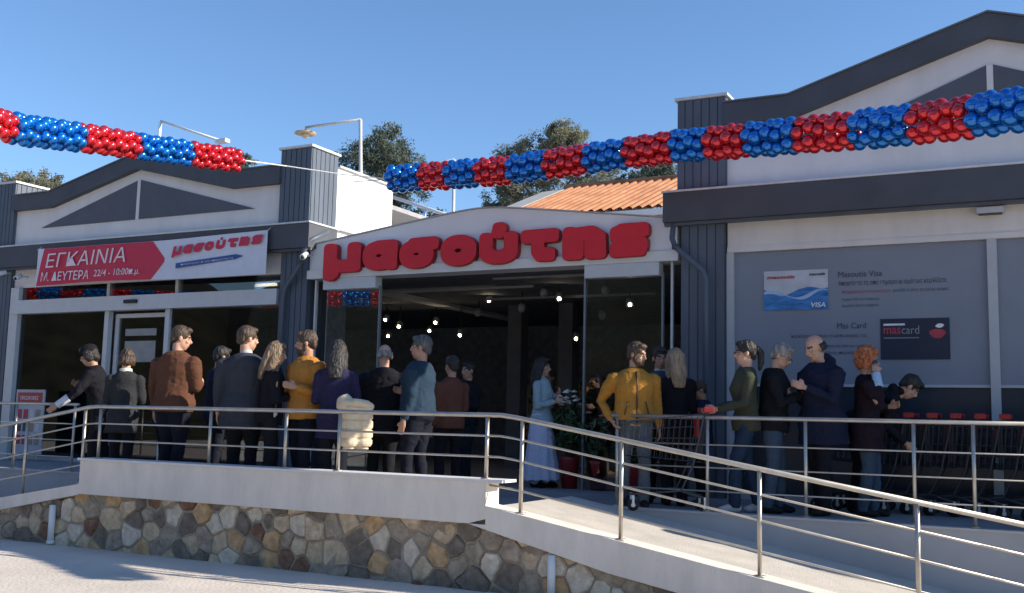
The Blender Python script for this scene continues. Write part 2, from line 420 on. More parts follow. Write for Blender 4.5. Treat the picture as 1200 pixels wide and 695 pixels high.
# --- left wing lower front
YW = 12.80
b = MB(); b.box(-16.95, -10.67, YW-.03, YW+.2, 3.085, 3.43); b.build('upper_wall', M_cream, lw)
box('transom_beam', M_alu, lw, -16.86, -10.69, YW-.14, YW+.05, 2.595, 2.84)
box('frame_post', M_alu, lw, -16.94, -16.72, YW-.10, YW+.08, 0, 3.08)
b = MB(); b.box(-16.72, -10.69, YW-.02, YW+.0, 2.845, 3.08); b.build('transom_glass', M_glass, lw)
for x in (-14.5, -12.9): box('transom_mullion', M_alu, lw, x-.03, x+.03, YW-.04, YW+.02, 2.842, 3.083)
for (x0, x1) in ((-14.52, -14.36), (-13.10, -12.94)):
    box('door_mullion', M_alu, lw, x0, x0+.10, YW-.06, YW+.04, 0, 2.594)
p = box('door_glass', M_glass2, lw, -16.72, -14.52, YW-.01, YW+.0, .06, 2.593)
p = box('door_glass', M_glass2, lw, -13.0, -10.72, YW-.01, YW+.0, .06, 2.593)
for (x0, x1) in ((-16.72, -14.52), (-13.0, -10.72)):
    box('bottom_frame', M_alu, lw, x0, x1, YW-.03, YW+.03, 0, .06)
p = box('sliding_door', M_glass2, lw, -14.34, -13.08, YW+.09, YW+.10, .05, 2.50)
b = MB(); b.box(-14.38, -14.30, YW+.06, YW+.13, .0, 2.55); b.box(-13.16, -13.08, YW+.06, YW+.13, .0, 2.55); b.box(-14.30, -13.16, YW+.06, YW+.13, 2.48, 2.55)
b.build('door_leaf_frame', M_alu, p)
box('motion_sensor', M_black, lw, -13.95, -13.67, YW-.19, YW-.142, 2.70, 2.76)
# interior of left wing
b = MB(); b.box(-17.3, -17.2, 13.3, 22, 0, 3.3); b.build('inner_wall', M_dark, lw)
box('inner_floor', M_ifloor, lw, -17.3, -10.3, 12.9, 22, -.1, -.002)
box('inner_ceiling', M_ceil, lw, -17.3, -10.3, 12.9, 22, 3.1, 3.09)
for z0, z1 in ((2.17, 2.29), (1.72, 2.08)): box('notice_panel', mat('notice_grey', (.30, .30, .29), .7), lw, -14.14, -13.42, YW+.075, YW+.087, z0, z1)
for x in (-15.0, -12.0, -10.9):
    box('ceiling_light', mat('tube_light', (1, .9, .7), emit=((1, .75, .5), 1.6)), lw, x-.45, x+.45, 13.6, 13.68, 3.04, 3.08)
# body of left wing: bright right-hand parapet wall
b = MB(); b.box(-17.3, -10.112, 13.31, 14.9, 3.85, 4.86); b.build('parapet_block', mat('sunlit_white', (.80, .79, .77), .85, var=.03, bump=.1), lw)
box('parapet_flashing', M_flash, lw, -17.34, -10.06, 13.315, 14.96, 4.862, 4.89)
box('side_wall', M_wall, lw, -10.4, -10.115, 13.31, 20, 3.0, 3.84)
box('side_flashing', M_flash, lw, -10.3, -10.04, 13.31, 15.2, 3.845, 3.87)
box('back_block', M_wall, lw, -17.3, -10.12, 14.95, 22, 3.1, 3.83)
b = MB(); b.box(-10.11, -9.9, YC+.45, 13.2, 0, 3.2)
# --- right wing lower front
box('upper_wall', M_cream, rw, -3.58, 8, YW-.03, YW+.2, 3.11, 3.43)
b = MB(); b.box(-3.58, 2.55, YW-.05, YW+.05, 3.04, 3.107); b.build('window_head', M_cream, rw)
box('window_jamb', M_frame, rw, -3.59, -3.50, YW-.05, YW+.06, 0, 3.037)
for (x0, x1) in ((-3.50, -.61), (-.51, 2.53)):
    w = MB().box(x0, x1, YW-.0, YW+.01, 1.405, 3.037).build('window_pane', M_film, rw)
    box('window_frame', M_frame, w, x0+.0, x1, YW-.03, YW+.03, 1.37, 1.402)
    MB().box(x0, x1, YW, YW+.01, .06, 1.368).build('lower_pane', mat('navy_film', (.018, .030, .046), .3, var=.1), rw)
    box('bottom_frame', M_frame, rw, x0, x1, YW-.03, YW+.03, 0, .06)
box('window_mullion', M_frame, rw, -.61, -.51, YW-.06, YW+.05, 0, 3.037)
box('window_mullion', M_frame, rw, 2.47, 2.53, YW-.06, YW+.05, 0, 3.037)
box('end_wall', M_cream, rw, 3.2, 8, YW, YW+.2, 0, 3.1)
b = MB(); b.box(3.17, 8.2, YC+.07, 13.3, 3.85, 4.9); b.build('parapet_wall', M_wall, rw)
b = MB(); b.box(-3.9, 8, 15.5, 15.6, 0, 3.1); b.build('inner_wall', M_dark, rw)
box('inner_floor', M_ifloor, rw, -3.9, 8, 12.9, 15.6, -.1, 0); box('inner_ceiling', M_ceil, rw, -3.9, 8, 12.95, 15.6, 3.1, 3.2)
box('back_block', M_wall, rw, -3.9, 8, 13.3, 20, 3.25, 4.6)
box('inner_side_wall', M_dark, rw, -4.05, -3.95, 13.25, 22, 0, 3.1)
# film graphics on the right window (flat prints)
GY = YW-.006
M_ink = mat('print_grey', (.055, .06, .085), .6); M_inkred = mat('print_red', (.42, .05, .07), .6); M_inkw = mat('print_white', (.75, .77, .8), .6)
M_inkb = mat('print_blue', (.02, .12, .42), .5, col2=(.06, .28, .62), scale=5, stretch=(1, 1, 4), var=.3); M_pale = mat('print_pale', (.50, .52, .56), .5)
c = MB().box(-3.13, -2.36, GY-.004, GY+.003, 2.30, 2.785).build('payment_card_print', M_pale, rw)
wave = [(-3.13, 2.30)]+[(-3.13+.77*i/16, 2.52+.045*math.sin(i*.55+2.2)+(max(0, i-10)*.014)) for i in range(17)]+[(-2.36, 2.30)]
MB().prism(wave, GY-.007, GY-.005).build('blue_wave', M_inkb, c)
wave2 = [(-3.13+.77*i/16, 2.50+.05*math.sin(i*.5+.6)) for i in range(17)]; wave2 = wave2+[(x, z-.03-.02*math.sin(i*.7)) for i, (x, z) in reversed(list(enumerate(wave2)))]
MB().prism(wave2, GY-.010, GY-.008).build('light_wave', mat('print_sky', (.35, .50, .68), .5), c)
text('print', 'VISA', M_inkw, c, -2.56, GY-.012, 2.325, .06, .17, .02, .2)
text('print', 'masoutis', M_inkred, c, -3.09, GY-.012, 2.685, .042, .34, .03, .2)
text('print', 'masoutis', M_ink, c, -2.58, GY-.012, 2.71, .035, .19, .03, .2)
text('print', 'Masoutis Visa', M_ink, rw, -2.24, GY-.003, 2.675, .07, .50, .0)
text('print', 'Αποκτήστε τη από σήμερα κι αμέσως κερδίζετε', M_ink, rw, -2.24, GY-.003, 2.56, .075, 1.20, .0)
text('print', 'Επιστροφή αγορών 1% στα καταστήματα', M_inkred, rw, -2.20, GY-.003, 2.47, .05, .55, .0)
text('print', 'και 0,5% σε όλες τις άλλες αγορές', M_ink, rw, -1.62, GY-.003, 2.47, .05, .60, .0)
text('print', 'Χωρίς ετήσια συνδρομή', M_ink, rw, -2.20, GY-.003, 2.385, .042, .42, .0)
text('print', 'Δωρεάν έκδοση κάρτας', M_ink, rw, -2.20, GY-.003, 2.31, .042, .42, .0)
text('print', 'Mas Card', M_ink, rw, -2.26, GY-.003, 2.06, .07, .33, .0)
text('print', 'Κερδίζετε πόντους σε κάθε αγορά σας', M_ink, rw, -2.80, GY-.003, 1.95, .05, .88, .0)
text('print', 'και εκπτώσεις όλο τον χρόνο', M_ink, rw, -2.50, GY-.003, 1.83, .045, .58, .0)
text('print', 'σε χιλιάδες προϊόντα', M_ink, rw, -2.62, GY-.003, 1.75, .045, .66, .0)
c = MB().box(-1.77, -1.02, GY-.004, GY+.003, 1.69, 2.165).build('loyalty_card_print', mat('card_navy', (.012, .02, .045), .5), rw)
MB().box(-1.735, -1.50, GY-.007, GY-.005, 2.085, 2.108).build('print_bar', M_inkw, c)
text('print', 'mas', M_inkred, c, -1.735, GY-.010, 1.985, .075, .19, .02)
text('print', 'card', mat('print_grey_light', (.28, .30, .34), .6), c, -1.535, GY-.010, 1.985, .095, .19, .0)
MB().box(-1.735, -1.35, GY-.007, GY-.005, 1.935, 1.945).build('print_bar', mat('print_grey_light', (.28, .3, .34)), c)
b = MB(); b.prism([(-1.15+.085*math.cos(a)*(1+.12*math.sin(3*a)), 1.985+.055*math.sin(a)) for a in [i*PI/8 for i in range(16)]], GY-.007, GY-.005); b.build('red_badge', M_inkred, c)
b = MB(); b.prism([(-1.125+.045*math.cos(a)*(1+.2*math.sin(2*a)), 2.075+.025*math.sin(a)) for a in [i*PI/6 for i in range(12)]], GY-.010, GY-.008); b.build('white_badge', M_inkw, c)

# --- central bay with the curved fascia
cb = thing('shop_entrance', 'central shop entrance under a curved white fascia, dark open interior with spotlights', 'building', (-7.1, 13, 0))
def ftop(x):
    u = (x+7.1)/3.0; return 3.50+.40*(1-math.sqrt(u*u+.012)) if abs(u) < 1 else 3.50
xs = [-10.13+5.90*i/40 for i in range(41)]
b = MB()
for i in range(40): b.prism([(xs[i], 3.10), (xs[i+1], 3.10), (xs[i+1], ftop(xs[i+1])), (xs[i], ftop(xs[i]))], YC+.12, YC+.42)
o = b.build('fascia', M_fascia, cb)
b = MB(); b.box(-10.13, -4.205, YC+.06, YC+.42, 2.965, 3.097); b.build('fascia_lip', mat('fascia_lip', (.68, .68, .66), .7, var=.04), cb)
b = MB()
for i in range(40): b.prism([(xs[i], ftop(xs[i])+.003), (xs[i+1], ftop(xs[i+1])+.003), (xs[i+1], ftop(xs[i+1])+.022), (xs[i], ftop(xs[i])+.022)], YC+.10, YC+.44)
b.build('fascia_flashing', mat('dull_flashing', (.40, .41, .43), .6, .2), cb)
box('flat_roof', M_wall, cb, -10.1, -3.9, YC+.43, 22, 3.12, 3.3)
box('ceiling', M_ceil, cb, -10.1, -4.1, YC+.43, 22, 3.06, 3.117)
box('back_wall', M_dark, cb, -17.0, -3.96, 22, 22.1, 0, 3.1)
box('side_wall', M_dark, cb, -10.2, -10.12, 13.25, 13.7, 0, 3.1)
box('inner_floor', M_ifloor, cb, -17, -4.06, 12.76, 22, -.1, .0)
for (x0, x1) in ((-9.82, -8.86), (-5.5, -4.46)):
    h = MB().box(x0, x1, YC+.07, YC+.24, 2.79, 2.962).build('header_panel', M_alu, cb)
    MB().box(x0, x1, YC+.18, YC+.19, .02, 2.788).build('glass_panel', M_glass, cb)
for x in (-8.84, -5.53, -4.44): box('glass_edge', mat('edge_grey', (.2, .22, .23), .3), cb, x-.012, x+.012, YC+.16, YC+.21, 0, 2.83)
for x in (-10.02, -4.31): box('door_jamb', M_alu, cb, x-.015, x+.015, YC+.15, YC+.2, 0, 2.96)
for (x0, x1, y, z) in ((-10.6, -7.9, 14.6, 3.0), (-9.9, -6.9, 14.0, 2.88), (-7.6, -5.2, 14.0, 3.02), (-8.4, -5.4, 15.2, 2.86)):
    box('ceiling_rail', mat('rail_grey', (.25, .25, .26), .5), cb, x0, x1, y, y+.05, z, z+.035)
for (x, z0) in ((-8.95, 0), (-7.9, 0)): box('inner_column', mat('inner_column', (.16, .16, .18), .8), cb, x-.14, x+.14, 17.4, 17.7, 0, 3.05)
# shelves barely visible inside
M_shelf = mat('dim_goods', (.30, .08, .06), .8, var=.9, scale=14, col2=(.6, .5, .35))
for i in range(6):
    x0 = -10.0+i*1.02
    s = MB(); s.box(x0, x0+.86, 19.2, 19.7, 0, .15)
    for z in (.55, .95, 1.35): s.box(x0, x0+.86, 19.2, 19.7, z, z+.04)
    s.box(x0, x0+.86, 19.68, 19.72, 0, 1.6)
    sh = thing('shop_shelf', 'dim grey shelf unit deep inside the shop, number %s from the left' % ('one two three four five six'.split()[i]), 'shelf', (x0, 19.4, 0), 'shelves inside the shop')
    s.build('rack', mat('rack_grey', (.35, .35, .37)), sh)
    s = MB(); rq = random.Random(i)
    for z in (.15, .59, .99, 1.39):
        xx = x0+.03
        while xx < x0+.78:
            w = rq.uniform(.05, .12); s.box(xx, xx+w-.008, 19.25, 19.6, z, z+rq.uniform(.15, .3)); xx += w
    tag(s.build('goods', M_shelf, sh), kind='stuff')
# track spotlights
spots = [(-8.75, 16, 2.96, 'over the middle of the entrance'), (-6.93, 15, 2.82, 'brightest, right of the middle'), (-7.51, 17, 2.35, 'low, behind the brightest one'),
         (-5.54, 14.5, 2.63, 'behind the right glass panel'), (-11.6, 17, 2.78, 'far left, beside the glass edge'), (-11.28, 17, 2.64, 'second from the left'),
         (-10.45, 17, 2.70, 'upper one of a close pair'), (-11.2, 18, 2.64, 'lower one of a close pair'), (-9.9, 17, 2.45, 'low, left of the middle'), (-12.2, 18, 2.55, 'lowest at the far left'), (-7.25, 15.1, 2.92, 'unlit, beside the brightest one'), (-7.9, 15.6, 2.74, 'unlit, hanging in the middle'), (-6.6, 16.0, 2.62, 'unlit, lower right of the brightest one'), (-9.3, 16.6, 2.8, 'unlit, left of the middle'), (-6.1, 14.9, 2.9, 'unlit, just left of the right glass panel')]
for i, (x, y, z, lab) in enumerate(spots):
    t = thing('spotlight', 'small ceiling spotlight inside the shop, '+lab, 'spotlight', (x, y, z), 'ceiling spotlights in the shop')
    d = Vector((.35, -.8, -.45)).normalized(); c = Vector((x, y, z))
    MB().tube([c-d*.20, c-d*.18, c-d*.01], [.03, .055, .06], 14).build('lamp_can', mat('lamp_grey', (.45, .45, .47), .4), t, True)
    MB().tube([c-d*.15, (x-d.x*.15, y-d.y*.15, 3.06)], .012, 6).build('stem', M_black, t)
    if i < 10: MB().ell(c+d*.002, (.026, .026, .026), 10, 6).build('bulb', M_bulb, t, True)

# ---------------------------------------------------------------- 3D sign letters
def seg_d(P, a, b_):
    a = np.array(a, float); b_ = np.array(b_, float); ab = b_-a; t = np.clip(((P-a)@ab)/max(1e-9, ab@ab), 0, 1)
    return (np.abs(P-(a+t[..., None]*ab))**3.2).sum(-1)**(1/3.2)
def arc(cx, cy, rx, ry, a0, a1, n=14): return [(cx+rx*math.cos(R(a0+(a1-a0)*i/n)), cy+ry*math.sin(R(a0+(a1-a0)*i/n))) for i in range(n+1)]
W = .205
GL = {
 'mi': ([[(.20, .79), (.20, -.06)], [(.20, .24), (.60, .20), (.98, .20)], [(.98, .79), (.98, .21)], [(.28, .02), (.28, .3)]], 1.2),
 'alpha': ([arc(.58, .49, .36, .28, 0, 360, 28), [(1.02, .79), (1.02, .21)], [(.6, .79), (.98, .79)]], 1.2),
 'sigma': ([arc(.58, .47, .37, .265, 0, 360, 28), [(.5, .79), (1.12, .80)]], 1.3),
 'omicron': ([arc(.60, .5, .39, .29, 0, 360, 28)], 1.2),
 'upsilon': ([[(.20, .79), (.20, .42)]+arc(.60, .44, .40, .235, 180, 360, 16)+[(1.0, .79)]], 1.2),
 'tonos': ([[(.60, 1.02), (.62, 1.10)]], 1.2),
 'tau': ([[(.20, .79), (1.10, .80)], [(.60, .79), (.58, .36), (.70, .22), (.98, .21)]], 1.2),
 'eta': ([[(.20, .79), (.20, .2)], [(.20, .50), (.42, .76), (.80, .79), (1.04, .62), (1.06, .2)], [(.40, .2), (.40, .5)], [(.86, .2), (.86, .6)]], 1.3),
 'final_sigma': ([[(1.08, .79), (.44, .79), (.22, .70), (.30, .58), (.85, .46), (1.04, .36), (.98, .22), (.21, .21)]], 1.3),
}
def contours(strokes, w, res=.022):
    X = np.arange(-.25, 1.7, res); Z = np.arange(-.7, 1.5, res)
    P = np.stack(np.meshgrid(X, Z, indexing='ij'), -1); D = np.full(P.shape[:2], 9.)
    for s in strokes:
        for a, b_ in zip(s[:-1], s[1:]): D = np.minimum(D, seg_d(P, a, b_))
    D = D-w; segs = {}
    def ip(p, q, dp, dq): t = dp/(dp-dq); return (p[0]+(q[0]-p[0])*t, p[1]+(q[1]-p[1])*t)
    nx, nz = D.shape
    for i in range(nx-1):
        for j in range(nz-1):
            c = [(i, j), (i+1, j), (i+1, j+1), (i, j+1)]; ins = [D[q] < 0 for q in c]
            if all(ins) or not any(ins): continue
            cr_ = []
            for k in range(4):
                a, b_ = c[k], c[(k+1) % 4]
                if ins[k] != ins[(k+1) % 4]:
                    cr_.append(((min(a, b_), max(a, b_)), ins[k]))
            outs = [e for e, s in cr_ if s]; inn = [e for e, s in cr_ if not s]
            for e, f in zip(outs, inn): segs[e] = f
    loops = []
    while segs:
        st, nxt = segs.popitem(); lp = [st]
        while nxt != st and nxt in segs: lp.append(nxt); nxt = segs.pop(nxt)
        loops.append([ip((X[a[0]], Z[a[1]]), (X[b_[0]], Z[b_[1]]), D[a], D[b_]) for a, b_ in lp])
    return [l for l in loops if len(l) > 8]
GC = {k: contours(v[0], W) for k, v in GL.items()}
def glyph_mesh(key, h, wsc, depth, bevel, shear=0., name='letter'):
    cu_ = bpy.data.curves.new('g', 'CURVE'); cu_.dimensions = '2D'; cu_.fill_mode = 'BOTH'; cu_.extrude = depth; cu_.bevel_depth = bevel; cu_.bevel_resolution = 1
    for lp in GC[key]:
        sp = cu_.splines.new('POLY'); sp.points.add(len(lp)-1); sp.use_cyclic_u = True
        for i, (x, z) in enumerate(lp): sp.points[i].co = (x*wsc+z*h*shear, z*h, 0, 1)
    o = bpy.data.objects.new('g', cu_); COL.objects.link(o); bpy.context.view_layer.update()
    me = bpy.data.meshes.new_from_object(o.evaluated_get(bpy.context.evaluated_depsgraph_get())); bpy.data.objects.remove(o); me.name = name
    for v in me.vertices: v.co = Vector((v.co.x, -v.co.z, v.co.y))
    return me
sign = thing('shop_sign', 'row of thick red three-dimensional letters μασούτης on the curved white fascia', 'sign', (-7.2, YC, 3.03))
order = ['mi', 'alpha', 'sigma', 'omicron', 'upsilon', 'tau', 'eta', 'final_sigma']
lx = [(-9.78, -9.09), (-9.06, -8.44), (-8.41, -7.74), (-7.71, -7.12), (-7.08, -6.47), (-6.43, -5.85), (-5.80, -5.16), (-5.12, -4.57)]
def put_letter(k, x0, x1, name, parent, like=None):
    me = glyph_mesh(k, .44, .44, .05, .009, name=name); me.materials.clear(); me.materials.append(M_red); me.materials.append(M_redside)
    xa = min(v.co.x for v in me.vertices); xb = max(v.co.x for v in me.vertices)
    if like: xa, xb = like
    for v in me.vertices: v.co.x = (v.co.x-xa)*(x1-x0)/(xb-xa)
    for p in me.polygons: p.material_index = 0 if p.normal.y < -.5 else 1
    o = bpy.data.objects.new(name, me); COL.objects.link(o); o.parent = parent if parent.parent is None else parent.parent
    o.location = Vector((x0, YC+.05, 3.035))-Vector(sign.location)
    if parent is not sign: o.parent = parent; o.location = (0, 0, 0)
    return o, (xa, xb)
for k, (x0, x1) in zip(order, lx):
    o, ext = put_letter(k, x0, x1, 'letter', sign)
    if k == 'upsilon': put_letter('tonos', x0, x1, 'accent', o, ext)
# ---------------------------------------------------------------- opening banner
ban = thing('banner', 'opening banner with red arrow reading ΕΓΚΑΙΝΙΑ and small red shop name, hung under the left gable', 'banner', (-13.4, YC-.15, 3.4))
def bann(pts, off=0.): return pts
BY = YC-.16
def sag(x): return .015*math.sin((x+16)*3.1)
def sheet(name, top, bot, y, m, xs_, parent):
    b = MB(); vs = []; fs = []
    for x in xs_: vs.append((x, y+.02*math.sin(x*2.3), top(x))); vs.append((x, y+.02*math.sin(x*2.3), bot(x)))
    for i in range(len(xs_)-1): fs.append((2*i, 2*i+1, 2*i+3, 2*i+2))
    b.add(vs, fs); return b.build(name, m, parent, True)
lin = lambda a, b_, n: [a+(b_-a)*i/n for i in range(n+1)]
btop = lambda x: 3.70+.06*((x+13.3)/2.6)**2*.6 if x > -13.3 else 3.70+.02*((x+13.3)/2.6)**2
bbot = lambda x: 3.05+.015*math.sin(x*1.2)
sheet('banner_cloth', btop, bbot, BY, mat('banner_white', (.62, .65, .74), .6, var=.05), lin(-16.0, -10.76, 40), ban)
M_bred = mat('banner_red', (.55, .03, .07), .6, var=.06)
zc = 3.37
rt = lambda x: btop(x)-.004 if x <= -13.2 else max(zc+.02, btop(x)-.004-(x+13.2)*1.05)
rb = lambda x: bbot(x)+.004 if x <= -13.2 else min(zc-.02, bbot(x)+.004+(x+13.2)*1.05)
# red arrow with slanted left edge and pointed right end
b = MB(); vs = []; fs = []
xsr = lin(-15.98, -12.92, 44)
for x in xsr:
    y = BY+.02*math.sin(x*2.3)-.006; t_, b__ = rt(x), rb(x)
    if x < -15.85: t_ = bbot(x)+.004+(btop(x)-bbot(x)-.008)*min(1, (x+15.98)/.13+.05)
    vs += [(x, y, t_), (x, y, b__)]
for i in range(len(xsr)-1): fs.append((2*i, 2*i+1, 2*i+3, 2*i+2))
b.add(vs, fs).build('red_arrow', M_bred, ban, True)
M_bw = mat('banner_letter', (.72, .66, .70), .6, var=.02)
text('lettering', 'ΕΓΚΑΙΝΙΑ', M_bw, ban, -15.72, BY-.032, 3.36, .25, 1.95, .0, .15, tilt=.010)
text('lettering', 'Μ. ΔΕΥΤΕΡΑ', M_bw, ban, -15.82, BY-.034, 3.12, .16, 1.20, .01, .1)
text('lettering', '22/4 - 10:00π.μ.', M_bw, ban, -14.50, BY-.034, 3.13, .14, 1.08, .005, .15)
wsc = .205
for i, k in enumerate(order):
    me = glyph_mesh(k, .15, .16, 0, 0, .25, 'lettering'); me.materials.clear(); me.materials.append(M_bred)
    o = bpy.data.objects.new('lettering', me); COL.objects.link(o); o.parent = ban
    x = -12.72+i*.222*(1+.01*i); o.location = Vector((x, BY-.030, 3.43+.012*i))-Vector(ban.location)
    if k == 'upsilon': MB().ell((x+.135, BY-.030, 3.645), (.028, .002, .024), 10, 6).build('lettering', M_bred, ban)
b = MB().prism([(-12.62, 3.295), (-11.35, 3.38), (-11.20, 3.345), (-11.35, 3.30), (-12.62, 3.21)], BY-.030, BY-.028); b.build('blue_strip', mat('strip_blue', (.03, .09, .30), .6), ban)
text('lettering', 'ποιότητα & εξυπηρέτηση', M_bw, ban, -12.5, BY-.035, 3.245, .04, 1.1, .0, .1, tilt=.05)
for x, z in ((-16.0, 3.7), (-10.77, 3.72)): MB().tube([(x, BY, z), (x, YC+.0, z+.12)], .006, 6).build('rope', M_white, ban)

# ---------------------------------------------------------------- small fittings
def sec_cam(x, z, lab, d=(.3, -.8, -.35)):
    t = thing('security_camera', lab, 'camera', (x, YC-.02, z)); d = Vector(d).normalized(); c = Vector((x, YC-.12, z))
    MB().tube([c-d*.09, c-d*.085, c+d*.09, c+d*.10], [.02, .042, .045, .04], 14).build('housing', M_white, t, True)
    MB().ell(c+d*.1, (.03, .03, .03), 10, 6).build('lens', M_black, t, True)
    MB().tube([c, (x, YC+.08, z+.03)], .014, 8).build('bracket', M_white, t, True)
sec_cam(-16.98, 3.33, 'white security camera, left one of the pair beside the banner', (-.2, -.8, -.3)); sec_cam(-16.50, 3.24, 'white security camera, right one of the pair beside the banner')
sec_cam(-10.05, 3.30, 'white security camera at the left end of the curved fascia')
t = thing('flood_light', 'small grey flood light on the cream wall above the right window', 'light', (-.56, YW-.05, 3.33))
MB().bbox(-.70, -.42, YW-.16, YW-.05, 3.315, 3.39, .01).build('housing', M_frame, t); MB().box(-.68, -.44, YW-.15, YW-.06, 3.306, 3.314).build('lens', M_black, t); box('bracket', M_frame, t, -.59, -.53, YW-.055, YW-.028, 3.33, 3.42)
for (pts, lab) in (([(-4.12, 13.0, 3.62), (-4.24, YC+.0, 3.45), (-4.26, YC-.0, 3.24), (-4.20, YC-.05, 3.12), (-3.84, YC-.05, 2.80), (-3.80, YC-.05, 2.70), (-3.80, YC-.05, .05)], 'grey rainwater pipe running down the right column beside the fascia'),
                   ([(-10.0, 13.0, 3.75), (-10.02, YC-.03, 3.55), (-10.12, YC-.05, 3.38), (-10.16, YC-.05, 3.20), (-10.50, YC+.02, 2.84), (-10.54, YC+.02, 2.72), (-10.54, YC+.02, .05)], 'grey rainwater pipe running down the left column beside the fascia')):
    t = thing('rain_pipe', lab, 'pipe', (pts[-1][0], pts[-1][1], 0)); MB().tube(pts, .036, 12).build('pipe', M_clad, t, True)
    p = pts[3]; MB().tube([(p[0], p[1], p[2]-.03), (p[0], p[1], p[2]+.03)], .045, 12).build('clamp', M_band, t, True)
# poster stand by the left door
t = thing('poster_stand', 'poster stand with red heading and white product sheet in front of the left glass', 'poster stand', (-15.7, 12.35, 0))
MB().box(-16.1, -15.38, 12.34, 12.36, .12, 1.22).build('board', mat('board_white', (.42, .44, .48), .6, var=.08), t)
MB().box(-16.05, -15.43, 12.332, 12.338, .98, 1.17).build('red_heading', mat('head_red', (.42, .06, .05), .6), t)
text('lettering', 'ΠΡΟΣΦΟΡΕΣ', M_bw, t, -15.98, 12.329, 1.04, .07, .46, .02)
rq = random.Random(3)
for j in range(3):
    for i in range(4):
        MB().box(-16.03+i*.155, -15.92+i*.155, 12.333, 12.338, .72-j*.22, .88-j*.22).build('product_print', [M_ink, M_inkred, M_pale, mat('print_tan', (.3, .24, .18))][rq.randrange(4)], t)
for x in (-16.0, -15.48): MB().tube([(x, 12.35, .0), (x, 12.35, .13)], .015, 8).build('leg', M_steel, t); MB().box(x-.02, x+.02, 12.18, 12.52, 0, .02).build('foot', M_steel, t)

# ---------------------------------------------------------------- roof lamps, wires
def roof_lamp(lab, base, top, armend, shade=False, m=None):
    m = m or M_flash; t = thing('roof_lamp', lab, 'lamp', base)
    MB().tube([base, top], .032, 10).build('pole', m, t, True); MB().tube([top, armend], .026, 10).build('arm', m, t, True)
    if shade:
        a = Vector(armend); MB().tube([a, a-Vector((0, 0, .06))], .016, 8).build('stem', m, t, True)
        mm = mat('lamp_tan', (.55, .42, .25), .5, .3)
        MB().tube([a+Vector((0, 0, z)) for z in (-.04, -.07, -.10, -.12)], [.03, .07, .20, .21], 18).build('lamp_shade', mm, t, True)
        MB().tube([a+Vector((0, 0, z)) for z in (-.12, -.19, -.21)], [.08, .07, .02], 12).build('lamp_glass', mat('lamp_frost', (.6, .52, .38), .3), t, True)
    else:
        a = Vector(armend); MB().bbox(a.x-.05, a.x+.22, a.y-.07, a.y+.07, a.z-.07, a.z+.01, .02).build('lamp_head', m, t)
roof_lamp('white roof lamp pole with long arm over the left gable', (-15.95, 15, 3.9), (-15.88, 15, 6.73), (-14.28, 15, 6.17), m=M_white)
roof_lamp('roof lamp pole behind the white parapet with arm and tan bell shaped lantern', (-10.95, 15.2, 3.83), (-11.08, 15.2, 6.27), (-12.33, 15.2, 6.26), True)
roof_lamp('thin roof lamp pole behind the curved fascia with short arm', (-10.68, 18, 3.3), (-10.74, 18, 6.15), (-11.6, 18, 6.05))
rail = thing('roof_railing', 'white sloping stair railing on the roof behind the bright parapet', 'railing', (-12, 18, 3.8))
for dz in (0, -.32, -.62): MB().tube([(-12.6, 18, 5.62+dz), (-9.6, 18, 4.56+dz)], .035 if dz == 0 else .022, 8).build('rail', M_white, rail, True)
for x in (-12.4, -11.4, -10.4, -9.7): MB().tube([(x, 18, 3.4), (x, 18, 5.62-(x+12.6)*.353)], .025, 8).build('post', M_white, rail, True)

# ---------------------------------------------------------------- tiled house behind
hb = thing('tiled_house', 'low white house with orange barrel tile roof behind the shop', 'house', (-8.5, 24, -.65))
ez, rz = 5.72, 7.35; yA, yB = 22.0, 26.2; xl, xr = -11.95, -4.0; hipx = .02
b = MB(); pitch = .235; n = int((xr-(xl-hipx))/pitch)
def strip(b_, p0, p1, u, nrm, w):
    seg = 6; A = [];
    for k in range(seg+1):
        a = PI*k/seg; off = u*(-math.cos(a)*w*.5)+nrm*(math.sin(a)*w*.42); A.append((p0+off, p1+off))
    o = len(b_.v); vs = [q for pr in A for q in pr]
    b_.add(vs, [(2*k, 2*k+1, 2*k+3, 2*k+2) for k in range(seg)])
nrm = Vector((0, -(rz-ez), yB-yA)).normalized()
x = xl-hipx+.3
tiles = MB(); cov = MB()
xh0 = xl-hipx
for i in range(n+2):
    x = xh0+i*pitch
    t0 = 0 if x > xl else 1-(xl-x)/hipx*0
    # hip: the roof plane narrows to the left
    tmax = 1 if x >= xl else max(0, 1-(xl-x)/hipx)
    if tmax <= .02: continue
    p0 = Vector((x, yA, ez)); p1 = Vector((x, yA+(yB-yA)*tmax, ez+(rz-ez)*tmax))
    strip(tiles, p0, p1, Vector((1, 0, 0)), nrm, pitch*.62)
tag(tiles.build('barrel_tiles', M_tile, hb, True), kind='stuff')
MB().add([(xh0, yA, ez-.01), (xr, yA, ez-.01), (xr, yB, rz-.01), (xl, yB, rz-.01)], [(0, 1, 2, 3)]).build('tile_channels', mat('tile_dark', (.36, .15, .08), .9, var=.2), hb)
MB().add([(xl-.75, yA, ez-.03), (xl, yA, ez+.02), (xl, yB, rz+.02), (xl-.75, yB, rz-.03), (xl-.75, yA, ez-.2), (xl, yA, ez-.2), (xl, yB, rz-.2), (xl-.75, yB, rz-.2)], [(0, 1, 2, 3), (4, 7, 6, 5), (0, 4, 5, 1), (3, 2, 6, 7), (0, 3, 7, 4), (1, 5, 6, 2)]).build('verge', mat('verge_pale', (.48, .46, .42), .85, var=.15, bump=.3), hb)
MB().tube([(xl, yB, rz+.04), (xr, yB, rz+.04)], .09, 8).build('ridge', M_tile, hb, True)
MB().box(xh0-.1, xr, yA+.0, yA+.12, ez-.16, ez-.03).build('eaves_board', M_wall, hb)
